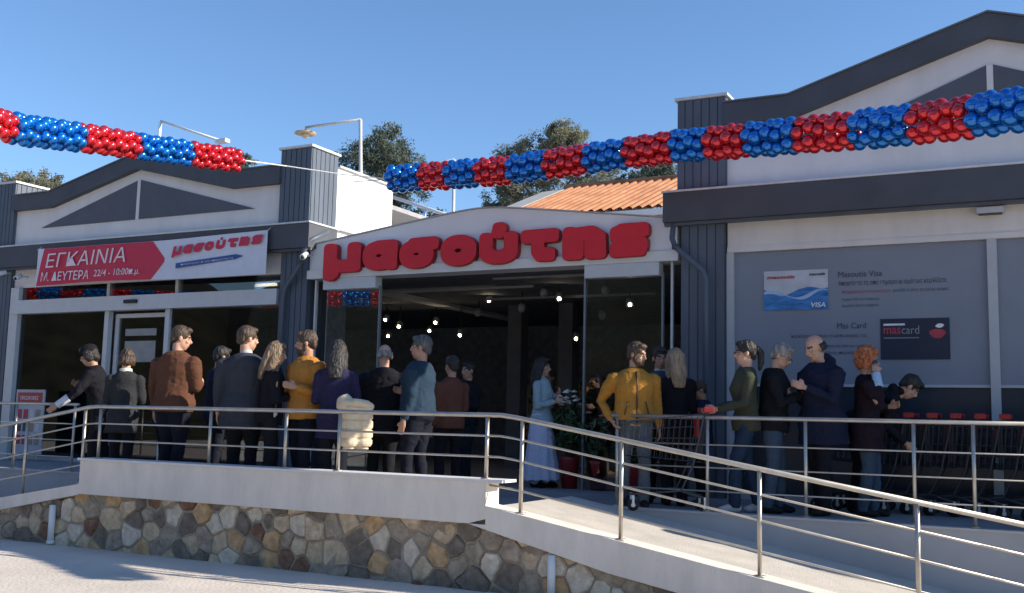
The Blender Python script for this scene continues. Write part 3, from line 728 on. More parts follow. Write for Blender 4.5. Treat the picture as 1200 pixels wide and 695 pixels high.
MB().box(xl-.5, xr, yA+.5, yB+.2, -.65, ez-.1).build('house_wall', M_wall, hb)

# ---------------------------------------------------------------- trees
def leaf_mat(name, c, c2):
    m = mat(name, c, .7, var=.35, scale=1.6, col2=c2); n = m.node_tree.nodes; l = m.node_tree.links; b = n['Principled BSDF']
    tr_ = n.new('ShaderNodeBsdfTranslucent'); mx = n.new('ShaderNodeMixShader'); mx.inputs[0].default_value = .45
    l.new(b.inputs['Base Color'].links[0].from_socket, tr_.inputs[0]); l.new(b.outputs[0], mx.inputs[1]); l.new(tr_.outputs[0], mx.inputs[2]); l.new(mx.outputs[0], n['Material Output'].inputs[0])
    return m
def tree(lab, base, h, rad, crowns, lm, nleaf, ls, seed, name='tree'):
    t = thing(name, lab, 'tree', base); rt_ = random.Random(seed); B = Vector(base)
    tr = MB(); top = B+Vector((0, 0, h*.8))
    tr.tube([B, B+Vector((.1, 0, h*.35)), B+Vector((-.1, .1, h*.6)), top], [.22, .17, .11, .04], 9)
    for k in range(12):
        z = h*rt_.uniform(.4, .78); a = rt_.uniform(0, 2*PI); L = rad*rt_.uniform(.5, .9)
        s = B+Vector((0, 0, z)); tr.tube([s, s+Vector((math.cos(a)*L*.5, math.sin(a)*L*.5, L*.3)), s+Vector((math.cos(a)*L, math.sin(a)*L, L*.7))], [.07, .045, .015], 6)
    tr.build('trunk', mat('bark', (.09, .07, .05), .9, bump=.6), t, True)
    vs = []; fs = []
    clumps = []
    for (cx, cy, cz, r, n) in crowns:
        for _ in range(int(n*4.5)):
            while True:
                p = Vector((rt_.uniform(-1, 1), rt_.uniform(-1, 1), rt_.uniform(-1, 1)))
                if .15 < p.length < 1: break
            clumps.append((B+Vector((cx+p.x*r, cy+p.y*r, cz+p.z*r*.9)), r*rt_.uniform(.16, .30)))
    for _ in range(int(nleaf*2.6)):
        c, r = rt_.choice(clumps); p = Vector((rt_.gauss(0, .45), rt_.gauss(0, .45), rt_.gauss(0, .38)))*r+c
        a = Vector((rt_.uniform(-1, 1), rt_.uniform(-1, 1), rt_.uniform(-.6, 1))).normalized(); q = a.orthogonal().normalized(); q = Matrix.Rotation(rt_.uniform(0, 6.28), 3, a) @ q
        w = a.cross(q); s_ = ls*.60*rt_.uniform(.6, 1.3); o = len(vs)
        vs += [p-q*s_, p+w*s_*.4, p+q*s_, p-w*s_*.4]; fs.append((o, o+1, o+2, o+3))
    MB().add(vs, fs).build('crown', lm, t)
    return t
L1 = leaf_mat('pine_leaf', (.11, .145, .11), (.19, .225, .16)); L2 = leaf_mat('olive_leaf', (.20, .21, .13), (.33, .32, .21)); L3 = leaf_mat('scrub_leaf', (.11, .13, .07), (.21, .21, .13))
tree('dark green pine tree behind the lantern pole', (-20.9, 30, -.6), 12, 2, [(-.5, 0, 9.9, 1.5, 26), (.9, 0, 9.8, 1.1, 18), (.1, 0, 10.9, 1.0, 16), (-.9, 0, 9.1, .6, 8), (.2, 0, 8.3, 1.0, 10), (-1.4, 0, 8.0, .6, 8)], L1, 17000, .085, 1, 'pine_tree')
tree('pale olive green tree above the right end of the fascia', (-14.9, 31, -.6), 11, 2.2, [(-1.1, 0, 9.9, 1.0, 18), (.0, 0, 10.2, 1.05, 20), (.8, 0, 10.7, .8, 14), (1.6, 0, 9.6, .9, 14), (-.2, 0, 8.5, 1.5, 20), (-1.6, 0, 8.7, .8, 12)], L2, 19000, .08, 2, 'olive_tree')
tree('low bushy tree seen between parapet and curved fascia', (-18.2, 29, -.6), 8, 2, [(-.5, 0, 7.4, 1.3, 20), (.8, 0, 7.0, 1.1, 16), (2.0, 0, 6.7, .8, 12), (-2, 0, 7.6, 1.2, 14)], L3, 9000, .11, 3, 'bushy_tree')
tree('dark evergreen mass behind the tiled roof ridge', (-16.5, 34, -.6), 9, 2, [(-.5, 0, 8.4, 1.6, 20), (1.8, 0, 8.6, 1.5, 20), (3.6, 0, 8.4, 1.2, 16)], L1, 9000, .12, 4, 'evergreen_tree')
tree('small round dark tree touching the right column above the tiles', (-10.9, 30, -.6), 9, 1.5, [(0, 0, 8.9, .8, 16), (.9, 0, 8.8, .8, 12), (-.8, 0, 8.3, .8, 12)], L1, 5000, .10, 5, 'bushy_tree')
tree('hazy olive tree above the far left column', (-38.6, 30, -.6), 12, 2, [(0, 0, 10.7, 1.1, 18), (-1.2, 0, 10.7, 1.2, 14), (.7, 0, 10.1, .7, 8)], L2, 8000, .11, 6, 'olive_tree')
tree('tip of a dark tree above the end of the left balloon garland', (-27.5, 30, -.6), 11.5, 1, [(0, 0, 11.0, .6, 10), (.3, 0, 10.2, .7, 10)], L1, 2500, .10, 7, 'pine_tree')

# ---------------------------------------------------------------- balloon garlands
def balloon_mat(name, c):
    m = mat(name, c, .2, .55, var=.08, spec=.7); bb = m.node_tree.nodes['Principled BSDF']; bb.inputs['Coat Weight'].default_value = .5; bb.inputs['Coat Roughness'].default_value = .08; return m
MR = balloon_mat('pearl_red', (.70, .02, .03)); MBl = balloon_mat('pearl_blue', (.0, .17, .60))
def balloon_mesh(m, nm):
    b = MB(); prof = [(-1.18, .03), (-1.12, .10), (-1.05, .08), (-.98, .16), (-.80, .50), (-.5, .82), (-.15, .98), (.2, 1.0), (.55, .86), (.82, .58), (.96, .28), (1.0, .02)]
    r = .080; b.tube([(0, 0, z*r) for z, _ in prof], [q*r for _, q in prof], 14)
    o = b.build(nm, m, None, True); me = o.data; bpy.data.objects.remove(o); return me
ME = {'r': balloon_mesh(MR, 'balloon'), 'b': balloon_mesh(MBl, 'balloon')}
def garland(lab, path, segs, seed, spacing=.132, ring=6, k_=1.):
    t = thing('balloon_garland', lab, 'balloon garland', path[0]); L0 = Vector(path[0]); rg = random.Random(seed)
    P = [Vector(p) for p in path]; cum = [0]; made = []
    for a, b_ in zip(P[:-1], P[1:]): cum.append(cum[-1]+(b_-a).length)
    def at(s):
        for i in range(len(P)-1):
            if s <= cum[i+1] or i == len(P)-2:
                u = (s-cum[i])/(cum[i+1]-cum[i]); return P[i].lerp(P[i+1], u), (P[i+1]-P[i]).normalized()
    k = 0; s0 = 0.
    for c, s1 in segs:
        n = max(1, round((s1-s0)/spacing))
        for q_ in range(n):
            p, tan = at(s0+(s1-s0)*(q_+.5)/n); up = Vector((0, 0, 1)); a = tan.cross(up).normalized(); up = a.cross(tan)
            for j in range(ring):
                th = 2*PI*j/ring+(k % 2)*PI/ring*.55+k*.02; d = a*math.cos(th)+up*math.sin(th)
                o = bpy.data.objects.new('balloon', ME[c]); COL.objects.link(o); o.parent = t
                ax = (d+tan*rg.uniform(.1, .3)).normalized()
                o.rotation_euler = ax.to_track_quat('Z', 'X').to_euler(); s = rg.uniform(.88, 1.06)*k_; o.scale = (s, s, s*rg.uniform(.95, 1.12))
                o.location = p+d*.150*k_+tan*rg.uniform(-.01, .01)-L0; made.append(o)
            k += 1
        s0 = s1
    made.sort(key=lambda o: (o.location+L0-cam.location).length)
    rest = made[296:]
    for m_ in (MR, MBl):
        vs = []; fs = []
        for o in rest:
            if o.data.materials[0] != m_: continue
            M_ = Matrix.LocRotScale(o.location, o.rotation_euler, o.scale); b0 = len(vs); vs += [tuple(M_ @ v.co) for v in o.data.vertices]; fs += [tuple(i+b0 for i in p.vertices) for p in o.data.polygons]
        if vs:
            me = bpy.data.meshes.new('far_balloons'); me.from_pydata(vs, [], fs); me.materials.append(m_); me.polygons.foreach_set('use_smooth', [True]*len(me.polygons))
            o = bpy.data.objects.new('far_balloons', me); COL.objects.link(o); o.parent = t; o['kind'] = 'stuff'
    for o in rest: bpy.data.objects.remove(o)
    MB().tube([P[0]-(P[1]-P[0]).normalized()*.6]+P+[P[-1]+(P[-1]-P[-2]).normalized()*.1], .008, 6).build('string', M_white, t)
    return t
garland('garland of red and blue balloons at upper left, ending near the left column', [(-9.80, 6.0, 3.80), (-9.98, 7.42, 3.93), (-10.0, 8.3, 4.06), (-9.97, 9.3, 4.18), (-9.88, 10.75, 4.35)],
        [('r', 1.32), ('b', 2.26), ('r', 3.07), ('b', 3.92), ('r', 4.80)], 1, .108, 6, .80)
garland('long garland of red and blue balloons sweeping from the lantern to the upper right', [(-8.36, 12.23, 4.28), (-7.68, 12.30, 4.28), (-6.34, 12.12, 4.21), (-4.94, 11.75, 4.16), (-3.72, 11.38, 4.09), (-2.65, 11.04, 3.98), (-1.71, 10.75, 3.89), (-.88, 10.4, 3.80), (-.15, 9.99, 3.72), (.49, 9.65, 3.68)],
        [(('b', 'r')[i % 2], e) for i, e in enumerate((.50, .98, 1.51, 2.05, 2.69, 3.35, 3.98, 4.67, 5.13, 5.64, 6.25, 6.89, 7.51, 8.15, 8.75, 9.35))], 2, .122, 6, .91)
garland('garland of balloons across the street, seen only reflected in the glass', [(-13.2, 4.4, 3.75), (-18, 5.6, 3.7), (-25, 6.6, 4.0)], [(('b', 'r')[i % 2], .75*(i+1)) for i in range(16)], 5, .16, 5, .9)
wire = thing('garland_wire', 'thin pale wire running past the column between the two balloon garlands', 'wire', (-10, 11.5, 4.4))
MB().tube([(-9.86, 10.8, 4.37), (-9.66, 11.52, 4.43), (-9.09, 12.06, 4.38), (-8.40, 12.23, 4.29)], .009, 6).build('wire', M_white, wire)

# ---------------------------------------------------------------- people
def fuse(mb, voxel, name, disp=None, smooth_it=2, mats=None, pick=None):
    """weld overlapping closed shapes into one continuous skin"""
    me = bpy.data.meshes.new('tmp'); me.from_pydata([tuple(v) for v in mb.v], [], mb.f)
    o = bpy.data.objects.new('tmp', me); COL.objects.link(o)
    md = o.modifiers.new('r', 'REMESH'); md.mode = 'VOXEL'; md.voxel_size = voxel; md.use_smooth_shade = True
    if smooth_it:
        sm = o.modifiers.new('s', 'SMOOTH'); sm.factor = .5; sm.iterations = smooth_it
    bpy.context.view_layer.update()
    out = bpy.data.meshes.new_from_object(o.evaluated_get(bpy.context.evaluated_depsgraph_get()))
    bpy.data.objects.remove(o); bpy.data.meshes.remove(me); out.name = name
    if disp:
        nv = len(out.vertices); co = np.empty(nv*3); out.vertices.foreach_get('co', co); co = co.reshape(-1, 3)
        no = np.empty(nv*3); out.vertex_normals.foreach_get('vector', no); no = no.reshape(-1, 3)
        d = np.array([disp(Vector(c)) for c in co]); co = co+no*d[:, None]
        out.vertices.foreach_set('co', co.ravel()); out.update()
    out.materials.clear()
    for m in mats: out.materials.append(m)
    if pick:
        out.polygons.foreach_set('material_index', [pick(p.center) for p in out.polygons])
    out.polygons.foreach_set('use_smooth', [True]*len(out.polygons))
    return out
SKIN = {'fair': mat('skin_fair', (.50, .29, .20), .55, var=.08, scale=20), 'tan': mat('skin_tan', (.40, .22, .145), .55, var=.08, scale=20)}
M_lip = mat('lips', (.34, .10, .09), .5); M_eye = mat('eye_dark', (.03, .02, .015), .2); M_eyew = mat('eye_white', (.6, .58, .55), .3)
def cloth(n, c, c2=None, rough=.85): return mat('cloth_'+n, c, rough, var=.18, scale=70, bump=.45, bscale=160, spec=.15, col2=[(a*2+d)/3 for a, d in zip(c, c2)] if c2 else None)
def hairm(n, c, c2): return mat('hair_'+n, c, .55, var=.3, scale=30, col2=c2, stretch=(1, 1, .25), bump=.8, bscale=60)
H_BLK = hairm('black', (.010, .009, .009), (.03, .025, .022)); H_BRN = hairm('brown', (.035, .02, .012), (.09, .055, .035)); H_LBR = hairm('light_brown', (.12, .075, .045), (.26, .18, .11))
H_RED = hairm('ginger', (.30, .07, .02), (.60, .20, .07)); H_GRY = hairm('grey', (.16, .155, .15), (.35, .34, .33)); H_BLD = hairm('blond', (.22, .14, .08), (.42, .30, .19))
ARMS = {  # elbow and wrist from the shoulder, x outwards, y forwards
 'down': ((.05, -.02, -.28), (.06, .05, -.53)), 'bent': ((.04, .03, -.28), (-.07, .24, -.22)), 'phone_low': ((.04, .08, -.26), (-.11, .29, -.15)),
 'hip': ((.14, -.10, -.25), (.04, .05, -.46)), 'ear': ((.10, .15, -.22), (-.045, .10, .115)), 'push': ((.04, .05, -.27), (-.02, .33, -.33)),
 'reach': ((.10, .16, -.21), (.14, .40, -.34)), 'chest': ((.03, .04, -.28), (-.12, .22, -.12)), 'fold': ((.04, .02, -.28), (-.22, .17, -.22)), 'hold': ((.05, .02, -.28), (.04, .26, -.34)), 'back': ((.08, -.12, -.25), (-.02, -.14, -.46))}
def person(label, x, y, H, face, hair='short', hm=None, skin='fair', jacket=None, jlen='hip', trousers=None, arms=('down', 'down'), lean=0., head=(0, 0), build=1.0,
           female=False, extras=(), step=(.06, -.05), shoe=None, fine=True, group=None, z=0., side=0.):
    """face: compass heading in degrees the person looks at, 0 = away from the street (+Y), 90 = right (+X), 180 = towards the camera, 270 = left"""
    t = thing('person', label, 'person', (x, y, z), group); t.rotation_euler = (0, 0, -R(face))
    s = H/1.76; vox = .0098 if fine else .013
    def link(me, name, parent=t, label=None):
        o = bpy.data.objects.new(name, me); COL.objects.link(o); o.parent = parent
        if label: o['label'] = label
        return o
    LM = Matrix.Translation((0, 0, .95)) @ Matrix.Rotation(-R(lean), 4, 'X') @ Matrix.Rotation(R(side), 4, 'Y') @ Matrix.Translation((0, 0, -.95))
    up = lambda v: (LM @ Vector(v))*s
    bw = build*(.98 if female else 1.08)
    sh = .172*bw
    # head frame
    nb = LM @ Vector((0, -.005, 1.47))
    HM = Matrix.Translation(nb) @ Matrix.Rotation(-R(lean*.6), 4, 'X') @ Matrix.Rotation(-R(head[0]), 4, 'Z') @ Matrix.Rotation(-R(head[1]), 4, 'X') @ Matrix.Translation((0, 0, .155)) @ Matrix.Scale(1.07, 4)
    hp = lambda v: (HM @ Vector(v))*s; HR = HM.to_3x3().normalized()
    hips = [Vector((-.088, 0, .90)), Vector((.088, 0, .90))]; legs = []
    for i, sg in enumerate((-1, 1)):
        ft = Vector((sg*(.10 if not female else .075), step[i], .085)); kn = (hips[i]+ft)/2+Vector((sg*.01, .035+abs(step[i])*.15, .03)); legs.append((hips[i], kn, ft))
    armp = []
    for i, sg in enumerate((-1, 1)):
        S = LM @ Vector((sg*sh, -.01, 1.378)); e, w = ARMS[arms[i]]
        rot = Matrix.Rotation(-R(lean)*.5, 3, 'X')
        E_ = S+rot @ Vector((sg*e[0], e[1], e[2])); W_ = S+rot @ Vector((sg*w[0], w[1], w[2])); armp.append((S, E_, W_))
    # ---- body: one continuous skin
    b = MB()
    def tors(b_, rows, infl=0.):
        pts = [LM @ Vector((0, yy, zz)) for zz, yy, rx, ry in rows]; rad = [((rx*bw+infl), (ry*bw+infl)) for zz, yy, rx, ry in rows]
        # loft along the spine with x radius first
        seg = 18; rings = []; R3 = LM.to_3x3()
        for p, (rx, ry) in zip(pts, rad): rings.append([p+R3 @ Vector((math.cos(2*PI*k/seg)*rx, math.sin(2*PI*k/seg)*ry*(1 if math.sin(2*PI*k/seg) > 0 else .92), 0)) for k in range(seg)])
        vs = [v for r_ in rings for v in r_]; n = len(rings); fs = []
        for i in range(n-1):
            for k in range(seg): fs.append((i*seg+k, i*seg+(k+1) % seg, (i+1)*seg+(k+1) % seg, (i+1)*seg+k))
        fs += [tuple(range(seg-1, -1, -1)), tuple(range((n-1)*seg, n*seg))]; b_.add([v*1. for v in vs], fs)
    rows = [(.86, 0, .155, .105), (.93, 0, .165, .115), (1.05, 0, .14, .10), (1.16, .005, .145, .105), (1.28, .01, .16, .115), (1.36, .0, .155, .10), (1.41, -.01, .115, .068), (1.45, -.01, .055, .05)]
    if female: rows = [(.86, 0, .165, .11), (.93, 0, .172, .115), (1.05, 0, .125, .09), (1.16, .005, .135, .10), (1.27, .022, .145, .118), (1.36, .0, .15, .095), (1.41, -.01, .115, .065), (1.45, -.01, .05, .05)]
    tors(b, rows)
    b.tube([LM @ Vector((0, -.012, 1.40)), HM @ Vector((0, -.02, -.05))], [.058, .054], 14)
    b.ell(HM @ Vector((0, -.012, .035)), (.076, .094, .092), 18, 12, HR); b.ell(HM @ Vector((0, .022, -.045)), (.060, .070, .075), 16, 10, HR)
    b.ell(HM @ Vector((0, .048, -.088)), (.030, .030, .024), 12, 8, HR); b.ell(HM @ Vector((0, .094, -.018)), (.0135, .020, .018), 10, 8, HR)
    b.tube([HM @ Vector((0, .082, .018)), HM @ Vector((0, .108, -.020))], [.008, .013], 8); b.ell(HM @ Vector((0, .078, .032)), (.052, .014, .010), 12, 8, HR)
    b.ell(HM @ Vector((0, .083, -.058)), (.025, .012, .010), 10, 6, HR)
    for sg in (-1, 1):
        b.ell(HM @ Vector((sg*.076, -.008, -.006)), (.010, .020, .033), 10, 8, HR); b.ell(HM @ Vector((sg*.040, .062, -.020)), (.022, .02, .018), 10, 6, HR)
    for i, sg in enumerate((-1, 1)):
        S, E_, W_ = armp[i]
        b.ell(S-Vector((0, 0, .012)), (.044, .044, .044), 12, 8); b.tube([S-Vector((0, 0, .012)), E_], [.042*bw, .038], 12); b.ell(E_, (.034, .034, .034), 10, 8); b.tube([E_, E_.lerp(W_, .3), W_], [.034, .034, .026], 12)
        d = (W_-E_).normalized(); side_ = Vector((sg, 0, 0)); pn = d.cross(Vector((0, 1, 0)) if abs(d.y) < .6 else Vector((0, 0, 1))).normalized()
        if pn.x*sg > 0: pn = -pn                      # palm faces inwards
        wv = pn.cross(d).normalized()
        if wv.y+wv.z*.5 < 0: wv = -wv                  # thumb side forwards/up
        pc = W_+d*.05; RM = Matrix((wv, d, pn)).transposed()
        b.ell(W_+d*.008, (.027, .027, .022), 10, 8); b.ell(pc, (.041, .056, .017), 14, 10, RM)
        curl = .55 if arms[i] in ('down', 'back') else .85
        for q, (o_, L) in enumerate(((.030, .070), (.010, .078), (-.010, .073), (-.029, .058))):
            p0 = pc+wv*o_+d*.032; a1 = curl*.45*(1+.1*q); a2 = curl*1.25; p1 = p0+(d*math.cos(a1)+pn*math.sin(a1))*L*.52; p2 = p1+(d*math.cos(a2)+pn*math.sin(a2))*L*.48
            b.tube([p0, p1, p2], [.0098, .0092, .0080], 8)
        p0 = W_+d*.022+wv*.026; p1 = p0+(d*.6+wv*.75+pn*.15).normalized()*.036; p2 = p1+(d*.93+wv*.1+pn*.3).normalized()*.032
        b.tube([p0, p1, p2], [.013, .0108, .009], 8)
        armp[i] = (S, E_, W_, d, pn, wv, pc)
    for hp_, kn, ft in legs:
        b.tube([hp_+Vector((0, 0, .03)), kn, kn-Vector((0, .01, .1)), ft], [.070*bw, .044, .044, .034], 12); b.ell(kn, (.044, .044, .044), 10, 8)
        b.ell(ft+Vector((0, .045, -.045)), (.032, .09, .026), 12, 8)
    for i, v in enumerate(b.v): b.v[i] = tuple(Vector(v)*s)
    HI = HM.inverted()
    def pick(c):
        q = HI @ (Vector(c)/s)
        if abs(q.x) < .022 and -.067 < q.z < -.050 and q.y > .05: return 1
        if .014 < abs(q.x) < .048 and .026 < q.z < .040 and q.y > .05: return 2
        return 0
    brow = {H_BLD: H_LBR}.get(hm, hm) or H_BRN
    link(fuse(b, vox, 'body', None, 1, [SKIN[skin], M_lip, brow], pick), 'body')
    for sg in (-1, 1):
        e = MB(); e.ell(Vector((sg*.031, .080, .008)), (.013, .008, .0075), 10, 8); o = MB()
        for i, v in enumerate(e.v): e.v[i] = tuple(hp(v))
        eo = e.build('eye', M_eyew, t, True, off=(0, 0, 0)); e = MB(); e.ell(Vector((sg*.031, .0865, .008)), (.0062, .003, .0062), 8, 6)
        for i, v in enumerate(e.v): e.v[i] = tuple(hp(v))
        e.build('iris', M_eye, eo, True, off=(0, 0, 0))
    # ---- trousers
    tm = trousers or cloth('black_trousers', (.016, .017, .022))
    b = MB(); b.ell((0, -.01, .92), (.165*bw+.012, .118*bw+.014, .12), 16, 10)
    for hp_, kn, ft in legs:
        b.tube([hp_+Vector((0, 0, .02)), hp_.lerp(kn, .45), kn, kn.lerp(ft, .5), ft+Vector((0, -.002, -.03))], [.098*bw, .088*bw, .070, .067, .064], 14); b.ell(kn, (.066, .066, .066), 10, 8)
    for i, v in enumerate(b.v): b.v[i] = tuple(Vector(v)*s)
    sd_ = random.Random(label).uniform(0, 50)
    def folds(amp, fz=9., fx=4.):
        def fn(c):
            n1 = noise.noise(Vector((c.x*fx+sd_, c.y*fx, c.z*fz))); n2 = noise.noise(Vector((c.x*7+c.z*3, c.y*7+sd_, c.z*11-c.x*4)))
            return amp*(n1+.4*noise.noise(Vector((c.x*13, c.y*13+sd_, c.z*20))))-amp*.75*max(0, 1-abs(n2)/.11)
        return fn
    link(fuse(b, .0140, 'trousers', folds(.009), 1, [tm]), 'trousers')
    sm_ = shoe or cloth('dark_shoe', (.02, .018, .018), None, .5)
    for hp_, kn, ft in legs:
        b = MB(); b.ell(ft+Vector((0, .03, -.035)), (.048, .095, .046), 14, 8); b.ell(ft+Vector((0, .105, -.050)), (.049, .068, .036), 14, 8); b.ell(ft+Vector((0, -.02, -.025)), (.045, .055, .058), 12, 8); b.tube([ft, ft+Vector((0, 0, -.02))], [.046, .046], 10)
        for i, v in enumerate(b.v): v = Vector(v); v.z = max(v.z, .003); b.v[i] = tuple(v*s)
        link(fuse(b, .012, 'shoe', None, 1, [sm_]), 'shoe')
    if 'skirt' in extras:
        q = MB(); q.tube([(0, 0, 1.0), (0, 0, .80), (0, .01, .45), (0, .02, .10)], [(.17, .13), (.20, .16), (.235, .20), (.27, .25)], 26); q.v = [tuple(Vector(v)*s) for v in q.v]
        link(fuse(q, .014, 'skirt', lambda c: .016*math.sin(math.atan2(c.y, c.x)*11)*max(0, 1-c.z/.9)+.006*noise.noise(c*9), 1, [cloth('white_skirt', (.58, .60, .74))]), 'skirt')
    # ---- jacket
    jm = jacket or cloth('black_jacket', (.013, .013, .017)); hem = {'waist': .92, 'hip': .83, 'thigh': .68, 'knee': .48}[jlen]
    b = MB(); jr = [(z_, y_, rx+.028, ry+(.036 if z_ > 1.0 else .062)) for z_, y_, rx, ry in rows[1:]]; jr[-1] = (1.478, -.014, .080, .086); jr[-2] = (1.435, -.014, .132, .112)
    jr = [(hem, 0, (.180 if hem > .7 else .215)+.0, (.158 if hem > .7 else .175)), (min(.92, hem+.12), 0, .192, .165)]+[r for r in jr if r[0] > hem+.14]
    tors(b, jr)
    for i, sg in enumerate((-1, 1)):
        S, E_, W_ = armp[i][:3]; We = W_-(W_-E_).normalized()*.015
        b.ell(S+Vector((0, 0, -.006)), (.064*bw, .068, .060), 12, 8); b.tube([S, S.lerp(E_, .5), E_, E_.lerp(We, .5), We], [.070*bw, .062*bw, .055, .050, .041], 14); b.ell(E_, (.055, .055, .055), 10, 8)
    if 'hood' in extras: b.ell(LM @ Vector((0, -.095, 1.47)), (.115, .062, .075), 14, 8); b.ell(LM @ Vector((0, -.05, 1.52)), (.10, .055, .05), 14, 8)
    else: b.tube([LM @ Vector((0, -.012, 1.44)), LM @ Vector((0, -.015, 1.49))], [.082, .068], 16)
    for i, v in enumerate(b.v): b.v[i] = tuple(Vector(v)*s)
    link(fuse(b, .0125 if fine else .018, 'jacket', folds(.010, 8, 5), 1, [jm]), 'jacket')
    def piece(name, fn, m, vx=None, lab=None, tf=None, disp=None):
        q = MB(); fn(q)
        for i, v in enumerate(q.v): q.v[i] = tuple(((tf or (lambda a: Vector(a)*s))(v)))
        if vx: return link(fuse(q, vx, name, disp, 1, [m]), name, t, lab)
        o = q.build(name, m, t, True, off=(0, 0, 0))
        if lab: o['label'] = lab
        return o
    # ---- hair
    hm = hm or H_BRN; hd = lambda c: .006*noise.noise(Vector((c.x*45, c.y*45, c.z*18)))+.004*noise.noise(Vector((c.x*90, c.y*90, c.z*50)))
    def h_short(q): q.ell((0, -.022, .048), (.083, .097, .092), 18, 12); q.ell((0, .045, .098), (.058, .045, .030), 12, 8); q.ell((0, -.075, .0), (.062, .036, .065), 12, 8)
    def h_long(q):
        h_short(q); q.ell((0, .02, .10), (.070, .070, .035), 12, 8)
        q.tube([(0, -.06, .06), (0, -.085, -.05), (0, -.10, -.18), (0, -.105, -.30)], [(.090, .055), (.095, .05), (.090, .045), (.06, .025)], 16)
        for sg in (-1, 1): q.tube([(sg*.066, .0, .07), (sg*.085, .0, -.03), (sg*.088, -.02, -.15), (sg*.075, -.04, -.26)], [(.022, .05), (.022, .048), (.026, .045), (.014, .02)], 10)
    def h_bob(q):
        h_short(q)
        for sg in (-1, 1): q.tube([(sg*.066, -.01, .07), (sg*.082, -.01, -.02), (sg*.072, -.02, -.075)], [(.022, .055), (.024, .052), (.016, .03)], 10)
        q.ell((0, -.07, -.03), (.082, .048, .065), 12, 8)
    if hair in ('short', 'bun', 'pony'): piece('hair', h_short, hm, .0095, None, hp, hd)
    if hair == 'long': piece('hair', h_long, hm, .0100, None, hp, hd)
    if hair == 'bob': piece('hair', h_bob, hm, .0095, None, hp, lambda c: hd(c)*1.8)
    if hair == 'pony': piece('ponytail', lambda q: (q.ell((0, -.115, .045), (.034, .034, .034), 12, 8), q.tube([(0, -.12, .05), (0, -.155, .0), (0, -.15, -.09), (0, -.13, -.17)], [.030, .036, .032, .012], 10)), hm, .0095, None, hp, hd)
    if hair == 'curly':
        rq_ = random.Random(5)
        def h_curl(q):
            h_bob(q)
            for _ in range(150):
                th = rq_.uniform(0, 2*PI); ph = rq_.uniform(-.75, 1.5); d_ = Vector((math.cos(ph)*math.cos(th), math.cos(ph)*math.sin(th), math.sin(ph)))
                if d_.y > .55 and d_.z < .45: continue
                q.ell(Vector((d_.x*.100, -.022+d_.y*.108, .035+d_.z*.112))*1., (rq_.uniform(.016, .027),)*3, 8, 6)
        piece('hair', h_curl, hm, .0075, None, hp, lambda c: .008*noise.noise(Vector((c.x*70, c.y*70, c.z*70))))
    if hair == 'fringe':
        def h_fr(q):
            for k in range(11):
                a = PI+PI*k/10*1.0; q.ell((math.cos(a)*.074, -.012+math.sin(a)*.088, .0), (.018, .018, .042), 8, 6)
        piece('hair', h_fr, hm, .009, None, hp, hd)
    if hair == 'cap':
        h2 = hm; piece('hair', h_bob, h2, .0095, None, hp, hd)
        def cap_(q): q.ell((0, -.015, .065), (.092, .106, .080), 18, 12); q.tube([(0, .04, .055), (0, .155, .035)], [(.075, .012), (.05, .008)], 12)
        piece('cap', cap_, cloth('black_cap', (.012, .012, .015)), .009, None, hp)
    if 'beard' in extras:
        def bd(q):
            q.ell((0, .045, -.075), (.056, .052, .042), 14, 8); q.ell((0, .09, -.046), (.024, .011, .006), 8, 6)
            for sg in (-1, 1): q.ell((sg*.058, .012, -.035), (.012, .028, .045), 8, 6)
        piece('beard', bd, hm, .009, None, hp, hd)
    if 'glasses' in extras or 'sunglasses' in extras:
        def gl(q):
            for sg in (-1, 1):
                q.tube([(sg*.034, .098, .006), (sg*.034, .101, .006)], [(.018, .013), (.018, .013)], 12) ; q.tube([(sg*.056, .096, .012), (sg*.080, -.01, .012)], .0028, 6)
            q.tube([(-.012, .100, .012), (.012, .100, .012)], .003, 6)
        piece('glasses', gl, M_black if 'sunglasses' in extras else mat('lens', (.10, .10, .11), .15), None, None, hp)
    if 'collar' in extras: piece('collar', lambda q: q.tube([LM @ Vector((0, -.012, 1.45)), LM @ Vector((0, -.014, 1.512))], [.086, .076], 18), cloth('white_fleece', (.62, .60, .56)), .011)
    if 'shirt' in extras: piece('shirt_collar', lambda q: q.tube([LM @ Vector((0, -.004, 1.45)), LM @ Vector((0, -.006, 1.515))], [.070, .062], 18), cloth('pale_shirt', (.52, .54, .56)), .011)
    if 'zip' in extras: piece('zip', lambda q: q.tube([LM @ Vector((0, y_*bw+.010, z_)) for z_, y_ in ((1.44, .092), (1.36, .140), (1.28, .167), (1.16, .157), (1.02, .160), (.90, .172))], .009, 6), M_black)
    if 'pockets' in extras:
        for sg in (-1, 1): piece('pocket', lambda q: q.tube([LM @ Vector((sg*.095, .150*bw, 1.12)), LM @ Vector((sg*.13, .150*bw, .98))], .006, 6), M_black)
    if 'phone' in extras:
        i = 1; S, E_, W_, d, pn, wv, pc = armp[i]; c = pc+d*.05+pn*.035; RM = Matrix((wv, d, pn)).transposed()
        def ph_(q):
            for dx, dy, dz in ((0, 0, 0),): q.box(-.036, .036, -.072, .072, -.0045, .0045)
            for i_, v in enumerate(q.v): q.v[i_] = tuple(c+RM @ Vector(v))
        p_ = MB(); ph_(p_)
        for i_, v in enumerate(p_.v): p_.v[i_] = tuple(Vector(v)*s)
        pt = thing('mobile_phone', 'dark mobile phone in the hand of the '+' '.join(label.split(',')[0].split()[:8]), 'phone', (0, 0, 0)); Mw = Matrix.Translation((x, y, z)) @ Matrix.Rotation(-R(face), 4, 'Z')
        cc = Mw @ (c*s); pt.location = cc
        for i_, v in enumerate(p_.v): p_.v[i_] = tuple(Mw @ Vector(v))
        p_.build('phone_body', M_black, pt)
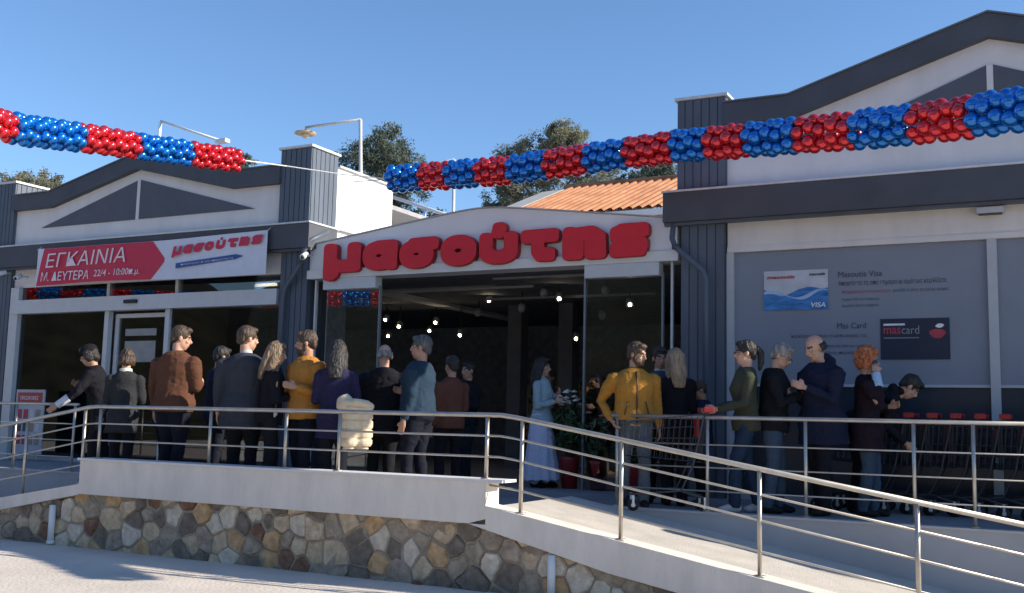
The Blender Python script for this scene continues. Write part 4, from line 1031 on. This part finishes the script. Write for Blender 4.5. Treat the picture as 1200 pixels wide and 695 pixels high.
        sc_ = MB().box(-.032, .032, -.066, .066, -.0062, -.0048)
        for i_, v in enumerate(sc_.v): sc_.v[i_] = tuple(Mw @ ((c+RM @ Vector(v))*s))
        sc_.build('screen', mat('screen', (.05, .07, .09), .1), pt)
    if 'cuff' in extras:
        S, E_, W_ = armp[0][:3]; piece('shirt_cuff', lambda q: q.tube([E_.lerp(W_, .40), W_+(W_-E_)*.02], [.054, .046], 12), cloth('pale_sleeve', (.60, .62, .68)), .012)
    if 'sleeve_r' in extras:
        S, E_, W_ = armp[1][:3]; piece('shirt_cuff', lambda q: q.tube([E_.lerp(W_, .55), W_+(W_-E_)*.02], [.055, .047], 12), cloth('pale_blue_sleeve', (.38, .52, .68)), .012)
    t['_'] = 0; del t['_']
    return t, armp, s
C = cloth
J_brown = C('brown_suede', (.115, .050, .030), (.16, .075, .045)); J_tan = C('tan', (.30, .17, .09)); J_grey = C('dark_grey_wool', (.045, .05, .062), (.065, .07, .085)); J_black = C('black', (.012, .012, .016)); J_navy = C('navy', (.014, .018, .04), (.025, .03, .06))
J_orange = C('orange_brown', (.46, .20, .04), (.56, .26, .06)); J_purple = C('purple_navy', (.024, .022, .06), (.045, .04, .10)); J_denim = C('denim_shirt', (.02, .042, .07), (.035, .065, .10)); J_rust = C('rust', (.12, .05, .035)); J_pale = C('pale_blue', (.36, .46, .50), (.48, .56, .60))
J_yellow = C('mustard', (.43, .20, .035), (.52, .26, .055)); J_olive = C('olive', (.055, .06, .04), (.09, .095, .065)); J_char = C('charcoal_quilt', (.03, .032, .036), (.055, .057, .06)); J_wine = C('black_wine', (.02, .012, .018))
T_jean = C('jeans', (.02, .037, .07), (.04, .065, .105)); T_ljean = C('light_jeans', (.05, .08, .125), (.085, .125, .18)); H_GRY2 = hairm('dark_grey', (.03, .03, .03), (.13, .13, .13)); T_blk = C('black_trousers', (.012, .013, .017)); T_grey = C('grey_jeans', (.10, .12, .14), (.17, .19, .21)); T_white = C('white_trousers', (.55, .56, .66), (.66, .67, .75)); T_navy = C('navy_trousers', (.011, .013, .022))
S_white = C('white_shoe', (.5, .5, .5)); S_tan = C('tan_shoe', (.36, .22, .16))
P = person
P('person in black cap leaning left at the glass door, one pale sleeve stretched out', -10.55, 9.35, 1.74, 238, 'cap', H_BLK, 'tan', J_black, 'hip', T_blk, ('reach', 'chest'), 20, (0, 10), 1., False, ('cuff', 'sunglasses'))
P('woman with short brown hair and white collar in black quilted coat, back to the camera', -9.86, 9.02, 1.63, -35, 'bob', H_BRN, 'fair', J_char, 'thigh', T_blk, ('bent', 'bent'), 3, (-10, 10), 1.05, True, ('collar',))
P('dark clothed person half hidden between the quilted coat and the brown jacket', -10.1, 9.9, 1.47, 20, 'short', H_BLK, 'tan', J_black, 'hip', T_blk, ('down', 'down'), 6, (0, 10), 1., False, (), fine=False)
P('man in brown suede jacket and dark jeans, back to the camera, head turned right', -9.02, 8.98, 1.89, -5, 'short', H_BRN, 'fair', J_brown, 'hip', T_navy, ('down', 'bent'), 3, (50, 10), 1.2)
P('person in navy jacket hidden between the brown jacket and the dark grey blazer', -9.05, 9.7, 1.70, 30, 'short', H_BLK, 'tan', J_navy, 'hip', T_navy, ('down', 'down'), 3, (0, 10), 1.05, False, (), fine=False)
P('man in dark grey blazer with short hair, back to the camera', -7.97, 8.98, 1.86, -25, 'short', H_BRN, 'fair', J_grey, 'thigh', T_blk, ('down', 'down'), 0, (50, 5), 1.18, False, ('shirt',))
P('woman with wavy light brown hair in black top holding keys, back turned', -7.56, 8.93, 1.68, 40, 'long', H_LBR, 'fair', J_black, 'hip', T_blk, ('bent', 'bent'), 3, (10, 10), 1., True)
P('bearded man in orange brown jacket with dark trousers, looking left', -7.22, 9.12, 1.81, 195, 'short', H_BRN, 'tan', J_orange, 'hip', T_navy, ('bent', 'bent'), 2, (40, 5), 1.15, False, ('beard',), shoe=S_tan)
P('woman with long black hair in purple navy top beside the cream coat', -6.72, 8.98, 1.69, -30, 'long', H_BLK, 'tan', J_purple, 'thigh', T_navy, ('bent', 'hold'), 2, (0, 12), 1.05, True, shoe=S_tan)
P('bald man with grey fringe in black jacket, back to the camera', -6.62, 9.7, 1.71, -20, 'fringe', H_GRY, 'fair', J_black, 'thigh', T_blk, ('bent', 'bent'), 5, (-20, 12), 1.2, False, ())
P('man in blue denim shirt with dark hair, side on, facing left', -6.06, 9.57, 1.775, 262, 'short', H_GRY2, 'tan', J_denim, 'waist', T_navy, ('down', 'bent'), 0, (-12, 0), 1.15, False, ())
P('person in rust brown jacket just behind the denim shirt', -6.45, 10.9, 1.64, 300, 'short', H_BLK, 'tan', J_rust, 'hip', T_blk, ('down', 'bent'), 0, (0, 0), 1., False, (), fine=False)
P('dark clothed person deep inside the shop doorway, middle of the entrance', -7.25, 12.7, 1.68, 200, 'short', H_BLK, 'tan', J_black, 'hip', T_blk, ('bent', 'bent'), 0, (0, 0), 1., False, (), fine=False)
P('person with red brown top standing inside the shop behind the entrance', -6.75, 14.3, 1.66, 170, 'short', H_BRN, 'tan', J_rust, 'hip', T_blk, ('bent', 'down'), 0, (0, 0), 1., False, (), fine=False)
P('woman in pale blue coat and long white skirt beside the white flowers', -6.17, 12.85, 1.745, 85, 'long', H_BLK, 'fair', J_pale, 'thigh', T_white, ('chest', 'bent'), 0, (0, 5), .98, True, ('skirt',), shoe=T_blk)
P('man in mustard yellow jacket and grey jeans with beard, hand on hip', -4.00, 10.62, 1.755, 150, 'short', H_BRN, 'tan', J_yellow, 'waist', T_grey, ('down', 'hip'), 0, (-50, 12), 1.1, False, ('beard', 'zip', 'pockets'))
P('man in grey blue jacket half hidden behind the mustard yellow jacket', -3.97, 11.35, 1.755, 165, 'short', H_BLK, 'tan', C('grey_blue', (.06, .08, .11)), 'hip', T_blk, ('down', 'down'), 0, (-20, 5), 1., False, ('shirt',))
P('woman with long blond hair in black coat, back to the camera', -3.72, 11.15, 1.72, -30, 'long', H_BLD, 'fair', J_black, 'thigh', T_blk, ('bent', 'bent'), 0, (-10, 5), 1., True)
P('small child in dark blue jacket beside the blond woman', -3.50, 11.45, 1.38, 230, 'short', H_BRN, 'tan', C('dark_blue', (.02, .03, .06)), 'hip', T_blk, ('bent', 'bent'), 0, (0, 20), 1., False)
P('woman in olive jacket with black ponytail and sunglasses pushing a trolley', -2.84, 10.85, 1.775, 246, 'pony', H_BLK, 'fair', J_olive, 'hip', T_jean, ('push', 'push'), 2, (0, 0), 1.0, True, ('sunglasses',), step=(.14, -.14), shoe=S_white)
P('grey haired man with glasses in black jacket looking down at a phone', -2.62, 11.02, 1.775, 78, 'short', H_GRY, 'fair', J_black, 'hip', T_ljean, ('down', 'phone_low'), 4, (15, 25), 1.05, False, ('glasses', 'phone'))
P('bald man in hooded navy jacket looking down towards the phone', -2.12, 11.12, 1.86, 222, 'fringe', H_BLK, 'fair', J_navy, 'thigh', T_blk, ('phone_low', 'bent'), 3, (0, 22), 1.25, False, ('hood',))
P('woman with curly ginger hair in black coat talking on a phone held to her ear', -1.72, 11.3, 1.71, 82, 'curly', H_RED, 'fair', J_wine, 'thigh', T_ljean, ('bent', 'ear'), 2, (0, 5), 1.12, True, ('sleeve_r', 'phone'))

P('person in black jacket bending over the trolleys behind the ginger haired woman', -1.88, 11.72, 1.74, 78, 'short', H_BLK, 'fair', J_black, 'hip', T_blk, ('push', 'push'), 56, (0, 15), 1.0, False, ('hood',))
P('person in rust brown long coat cut by the right edge of the picture', .045, 10.75, 1.66, 330, 'long', H_BRN, 'fair', C('brown_coat', (.12, .045, .03)), 'knee', T_blk, ('bent', 'bent'), 0, (0, 0), 1.15, True, (), fine=False)

# ---------------------------------------------------------------- things held and standing about
def spawn(fn, name, m, parent, vox=None, disp=None, turn=None):
    q = MB(); fn(q)
    if turn:
        c_ = Vector(turn[0]); RT = Matrix.Rotation(R(turn[1]), 3, 'Z'); q.v = [tuple(c_+RT @ (Vector(v)-c_)) for v in q.v]
    if vox:
        L_ = Vector(parent.location); q.v = [tuple(Vector(v)-L_) for v in q.v]
        o = bpy.data.objects.new(name, fuse(q, vox, name, disp, 1, [m])); COL.objects.link(o); o.parent = parent; return o
    return q.build(name, m, parent, True)
t = thing('folded_coat', 'cream quilted coat hanging over the arm of the woman in purple', 'coat', (-6.35, 8.86, .5))
def f(q):
    for x_ in (-6.42, -6.28):
        for y_ in (8.84, 8.89): q.tube([(x_, y_, .56), (x_, y_, .62), (x_, y_, .98), (x_, y_, 1.03)], [.06, .095, .095, .07], 14)
    q.bbox(-6.47, -6.22, 8.78, 8.95, .58, 1.0, .05)
    q.tube([(-6.46, 8.87, .95), (-6.48, 8.86, 1.04), (-6.50, 8.88, 1.09)], [.095, .09, .065], 12)
spawn(f, 'quilted_body', C('cream', (.74, .60, .42), (.80, .67, .49)), t, .010, lambda c: -.022*max(0, 1-abs(math.sin((c.z+.02)*33))/.42)*(1 if c.z < .50 else 0)+.006*noise.noise(c*11), ((-6.35, 8.86, 0), 48))
def f(q): q.tube([(-6.50, 8.80, 1.03), (-6.40, 8.76, 1.035), (-6.27, 8.77, 1.02), (-6.20, 8.82, .99)], [.03, .042, .042, .03], 10)
spawn(f, 'folded_sleeve', C('cream_trim', (.66, .54, .38)), t, .009, lambda c: .006*noise.noise(c*14), ((-6.35, 8.86, 0), 48))
t = thing('key_bunch', 'small bunch of keys dangling from the hand of the woman in black', 'keys', (-7.35, 8.75, .88))
MB().tube([(-7.33, 8.76, 1.0), (-7.33, 8.76, .93)], .006, 6).build('strap', M_black, t); 
for i in range(3): MB().box(-7.345+i*.012, -7.338+i*.012, 8.75, 8.77, .865+.01*i, .93).build('key', M_flash, t)

# ---- shopping trolleys
M_wire = mat('trolley_wire', (.045, .045, .05), .6, .0); M_tred = mat('trolley_red', (.34, .015, .02), .5); M_rub = mat('rubber', (.02, .02, .02), .7)
def cart_parts():
    """trolley at the origin, pushed towards -X, handle at +X"""
    def bar(q, a, b_, r=.0032): q.tube([a, b_], r, 4, False)
    out = []
    q = MB(); W2 = .25
    # basket: narrower and higher-floored at the front
    def P_(u, v, w):  # u 0 handle..1 nose, v -1..1 side, w 0 floor..1 rim
        x = .02-.80*u; hw = (W2-.05*u)*(.88+.12*w); zf = .50+.06*u; zr_ = 1.0-.09*u
        return (x-.06*(1-w)*(1-u)*-1*0-.07*(1-w)*(1 if u > .5 else -.0)*-1*0, v*hw, zf+(zr_-zf)*w)
    for v in (-1, 1):
        for i in range(15): bar(q, P_(i/14, v, 0), P_(max(0, i/14-.05), v, 1))
        for w in (.0, .25, .5, .75): bar(q, P_(0, v, w), P_(1, v, w))
        bar(q, P_(0, v, 1), P_(1, v, 1), .008)
    for i in range(9):
        v = -1+2*i/8; bar(q, P_(0, v, 0), P_(1, v, 0)); bar(q, P_(1, v, 0), P_(1, v, 1)); bar(q, P_(.03, v, .1), P_(.0, v, .95))
    for w in (.0, .33, .66, 1): bar(q, P_(1, -1, w), P_(1, 1, w), .006)
    bar(q, P_(0, -1, 1), P_(0, 1, 1), .008)
    out.append(('basket', q, M_wire, []))
    q = MB()
    for v in (-1, 1):
        q.tube([(.06, v*.26, 1.03), (.0, v*.25, .95), (-.10, v*.24, .48), (-.22, v*.24, .22), (-.74, v*.21, .17)], .011, 8); q.tube([(-.22, v*.24, .22), (.05, v*.24, .14)], .013, 8)
    q.tube([(-.74, -.21, .17), (-.74, .21, .17)], .013, 8); q.tube([(.02, -.24, .15), (.02, .24, .15)], .012, 8)
    out.append(('frame', q, M_wire, []))
    q = MB(); q.tube([(.07, -.27, 1.045), (.07, .27, 1.045)], .018, 12); out.append(('handle', q, M_tred, []))
    for v in (-1, 1):
        q = MB(); q.bbox(.0, .11, v*.265-.018, v*.265+.018, 1.015, 1.07, .01); out.append(('handle_bracket', q, M_tred, []))
    q = MB(); q.bbox(-.05, -.03, -.17, .17, .76, .96, .006); out.append(('seat_flap', q, M_tred, []))
    for (x, v) in ((.02, -.23), (.02, .23), (-.70, -.19), (-.70, .19)):
        q = MB(); q.tube([(x, v-.014, .062), (x, v+.014, .062)], .060, 18)
        h = MB(); h.tube([(x, v-.017, .062), (x, v+.017, .062)], .022, 10); h.box(x-.012, x+.012, v-.024, v-.018, .06, .16); h.box(x-.012, x+.012, v+.018, v+.024, .06, .16)
        out.append(('wheel', q, M_rub, [('wheel_fork', h, M_flash)]))
    return out
CP = None
def cart(loc, rz, label, group=None):
    global CP
    t = thing('shopping_trolley', label, 'shopping trolley', loc, group); t.rotation_euler = (0, 0, rz)
    if CP is None:
        CP = []
        for n, q, m, subs in cart_parts():
            o = q.build(n, m, t, n in ('handle', 'wheel', 'frame'), off=(0, 0, 0)); ss = [k.build(nn, mm, o, off=(0, 0, 0)) for nn, k, mm in subs]; CP.append((o, ss))
    else:
        for o, ss in CP:
            c = o.copy(); COL.objects.link(c); c.parent = t
            for k in ss: d = k.copy(); COL.objects.link(d); d.parent = c
    return t
for i in range(12):
    cart((-1.66+i*.232, 12.12, .0), 0, 'grey wire trolley with red handle, %s of the nested row' % ('leftmost second third fourth fifth sixth seventh eighth ninth tenth eleventh twelfth'.split()[i]+(' from the left' if i else '')), 'nested trolleys under the window')
cart((-3.28, 10.66, 0), R(24), 'single wire shopping trolley pushed by the woman in olive')

# ---- plants at the entrance
def leaves(q, c, r, n, ls, rq_, flat=.8):
    for _ in range(n):
        d = Vector((rq_.gauss(0, 1), rq_.gauss(0, 1), rq_.gauss(0, 1))).normalized()*rq_.uniform(.35, 1); p = Vector(c)+Vector((d.x*r[0], d.y*r[1], d.z*r[2]))
        a = (d+Vector((rq_.uniform(-.6, .6),)*3)).normalized(); u_ = a.orthogonal().normalized(); u_ = Matrix.Rotation(rq_.uniform(0, 6.3), 3, a) @ u_; w = a.cross(u_); L = ls*rq_.uniform(.6, 1.3)
        q.add([p-u_*L, p+w*L*.35+a*L*.1, p+u_*L, p-w*L*.35+a*L*.1], [(0, 1, 2, 3)])
M_leaf = mat('plant_leaf', (.025, .06, .02), .5, var=.4, scale=9, col2=(.07, .13, .045)); M_fw = mat('white_petal', (.70, .70, .64), .6); M_fp = mat('pink_petal', (.42, .16, .14), .6); M_pot = mat('red_pot', (.28, .02, .02), .4)
def potted(loc, label, pot_h, fl, r, zc_, flz, flr, nf, seed):
    t = thing('flower_arrangement', label, 'flower arrangement', loc, 'opening day flowers at the entrance'); rq_ = random.Random(seed); x, y, _ = loc
    p = MB(); p.tube([(x, y, .0), (x, y, pot_h*.9), (x, y, pot_h)], [.10, .135, .145], 20); p.build('pot', M_pot, t, True)
    q = MB(); leaves(q, (x, y, zc_), r, 650, .055, rq_); 
    for _ in range(14): a = rq_.uniform(0, 6.28); q.tube([(x, y, pot_h-.05), (x+math.cos(a)*r[0]*.5, y+math.sin(a)*r[1]*.5, zc_), (x+math.cos(a)*r[0]*.9, y+math.sin(a)*r[1]*.9, zc_+r[2]*.6)], .006, 4, False)
    tag(q.build('foliage', M_leaf, t), kind='stuff')
    for k in range(nf):
        a = rq_.uniform(0, 6.28); d = rq_.uniform(0, 1)**.5; c = Vector((x+math.cos(a)*flr*d, y+math.sin(a)*flr*.7*d-.05, flz+rq_.uniform(-.10, .10))); q = MB()
        for j in range(7):
            b_ = j*2*PI/7; q.ell(c+Vector((math.cos(b_)*.024, math.sin(b_)*.024, .004)), (.022, .022, .012), 6, 4)
        q.ell(c+Vector((0, 0, .014)), (.02, .02, .014), 6, 4); q.build('flower', fl, t, True)
potted((-5.80, 12.98, 0), 'tall red pot of dark foliage topped with white flowers beside the woman in pale blue', .42, M_fw, (.30, .26, .38), .78, 1.20, .20, 16, 1)
potted((-5.36, 12.92, 0), 'red pot with pink flowers and dark foliage left of the mustard yellow jacket', .38, M_fp, (.34, .28, .34), .68, .98, .22, 14, 2)
potted((-4.62, 12.3, 0), 'low red pot of dark foliage behind the man in mustard yellow', .36, M_fp, (.2, .2, .25), .58, .78, .12, 7, 3)
